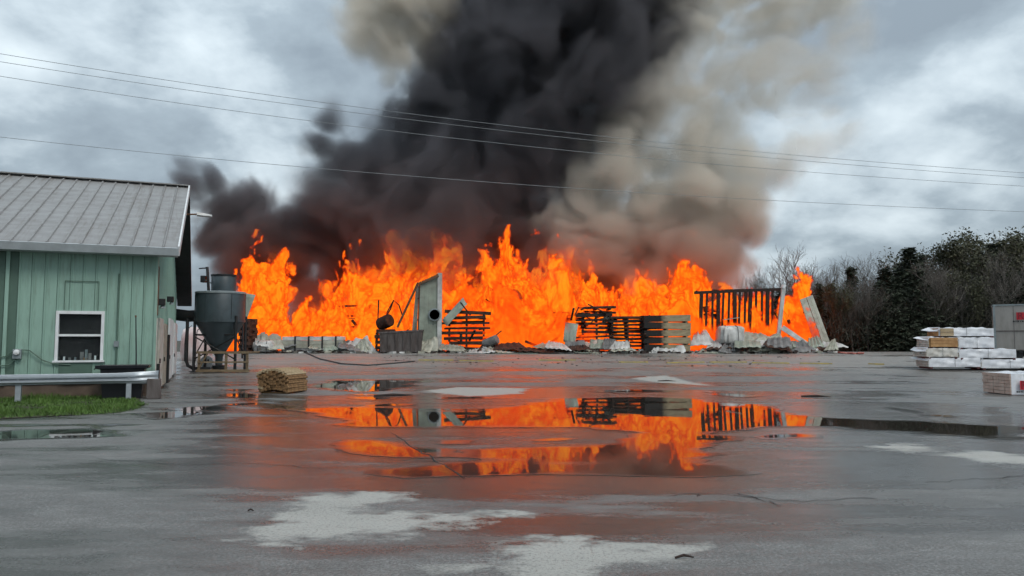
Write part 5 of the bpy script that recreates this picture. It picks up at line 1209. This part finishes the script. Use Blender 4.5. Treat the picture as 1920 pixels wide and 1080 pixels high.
# --- the flames
fl = np.array([(400,668),(425,640),(440,545),(470,508),(500,505),(530,530),(545,575),(556,612),(572,585),(600,562),(640,530),(670,500),(700,480),(730,462),(760,455),(790,436),(822,424),(836,462),(846,490),(862,488),(880,510),(900,530),(920,515),(938,492),(955,505),(970,520),(985,540),(1000,530),(1016,500),(1040,500),(1062,502),(1076,512),(1092,532),(1110,545),(1135,532),(1150,550),(1180,535),(1200,508),(1216,515),(1230,545),(1245,545),(1262,525),(1290,506),(1306,515),(1316,575),(1340,580),(1380,562),(1420,572),(1450,580),(1480,556),(1502,548),(1516,565),(1528,610),(1536,655),(1545,668)], float)
lo_f, hi_f = (-22.0, 51.5, 0.85), (24.0, 60.5, 10.2); sh_f = (529, 86, 134)
axf = [np.linspace(lo_f[k], hi_f[k], sh_f[k], dtype=np.float32) for k in range(3)]
X, Y, Z = np.meshgrid(*axf, indexing='ij')
pxs = 960 + X/Y*FPX
# lateral wander of the tongues with height
zz = Z-.9
wob = (fbm3(X*.35, Y*.35, zz*.45, 3)-.5)
pxw = pxs + wob*70*np.clip(zz/3, 0, 1)
hgt = (660-np.interp(pxw.ravel(), fl[:, 0], fl[:, 1]).reshape(X.shape))*55/FPX
ridge = 56.0 + 1.8*(fbm3(X*.13+50, X*0, X*0+3, 2)-.5)*2
dep = (Y-ridge)/3.4
hgt = hgt*np.clip(1.08-.55*dep**2, 0, 1)
wx = fbm3(X*.55+9, Y*.55, zz*.33, 3)-.5; wz = fbm3(X*.55+70, Y*.55+3, zz*.33, 3)-.5
n1 = fbm3(X*.85+3.0*wx, Y*.8+7, zz*.42+2.2*wz, 4, .55)
n2_ = fbm3(X*2.8+5*wx, Y*2.4+27, zz*1.5+4.5*wz, 3, .8)
rel = zz/np.maximum(hgt, .05)
q = 1.0 - rel + (n1-.5)*2.1*np.clip(.25+rel, .25, 1.2) + (n2_-.5)*.75*np.clip(.4+rel, .4, 1)
heat = np.clip(1.1*n1+1.9*n2_-1.16+.40*(1-np.clip(rel, 0, 1)), 0.02, 1)
dens_f = sstep(.12, .27, q)*(.10 + 1.25*heat)*(.08+.92*sstep(.33, .47, n2_+.35*(n1-.4)+.16*(1-rel)))
dens_f *= (hgt > .25)*sstep(0.85, 1.2, Z)*sstep(52.2, 53.0, Y)*sstep(60.5, 59.5, Y)
dens_f[dens_f < .01] = 0
def flame(t, out):
    a = t.nodes.new('ShaderNodeAttribute'); a.attribute_name = 'density'
    r = t.nodes.new('ShaderNodeValToRGB'); t.links.new(a.outputs['Fac'], r.inputs[0])
    e = r.color_ramp.elements
    e[0].position = 0.08; e[0].color = (.45, .025, .003, 1); e[1].position = .84; e[1].color = (1, .285, .010, 1)
    for ps, cc in ((.22, (.75, .042, .004, 1)), (.42, (.95, .085, .004, 1)), (.62, (1, .15, .005, 1))):
        k = e.new(ps); k.color = cc
    K = 13.0
    em = t.nodes.new('ShaderNodeEmission'); t.links.new(r.outputs[0], em.inputs[0])
    m1 = t.nodes.new('ShaderNodeMath'); m1.operation = 'MULTIPLY'; m1.inputs[1].default_value = K*.94
    t.links.new(a.outputs['Fac'], m1.inputs[0]); t.links.new(m1.outputs[0], em.inputs[1])
    ab = t.nodes.new('ShaderNodeVolumeAbsorption'); ab.inputs[0].default_value = (0, 0, 0, 1)
    m2 = t.nodes.new('ShaderNodeMath'); m2.operation = 'MULTIPLY'; m2.inputs[1].default_value = K
    t.links.new(a.outputs['Fac'], m2.inputs[0]); t.links.new(m2.outputs[0], ab.inputs[1])
    ad = t.nodes.new('ShaderNodeAddShader'); t.links.new(em.outputs[0], ad.inputs[0]); t.links.new(ab.outputs[0], ad.inputs[1])
    t.links.new(ad.outputs[0], out.inputs['Volume'])
volume_object('flames', lo_f, hi_f, dens_f, vol_mat('flame', flame), 'wall of orange flames rolling over the burning lumber stacks', 'fire')
del X, Y, Z, n, n1, n2_, q
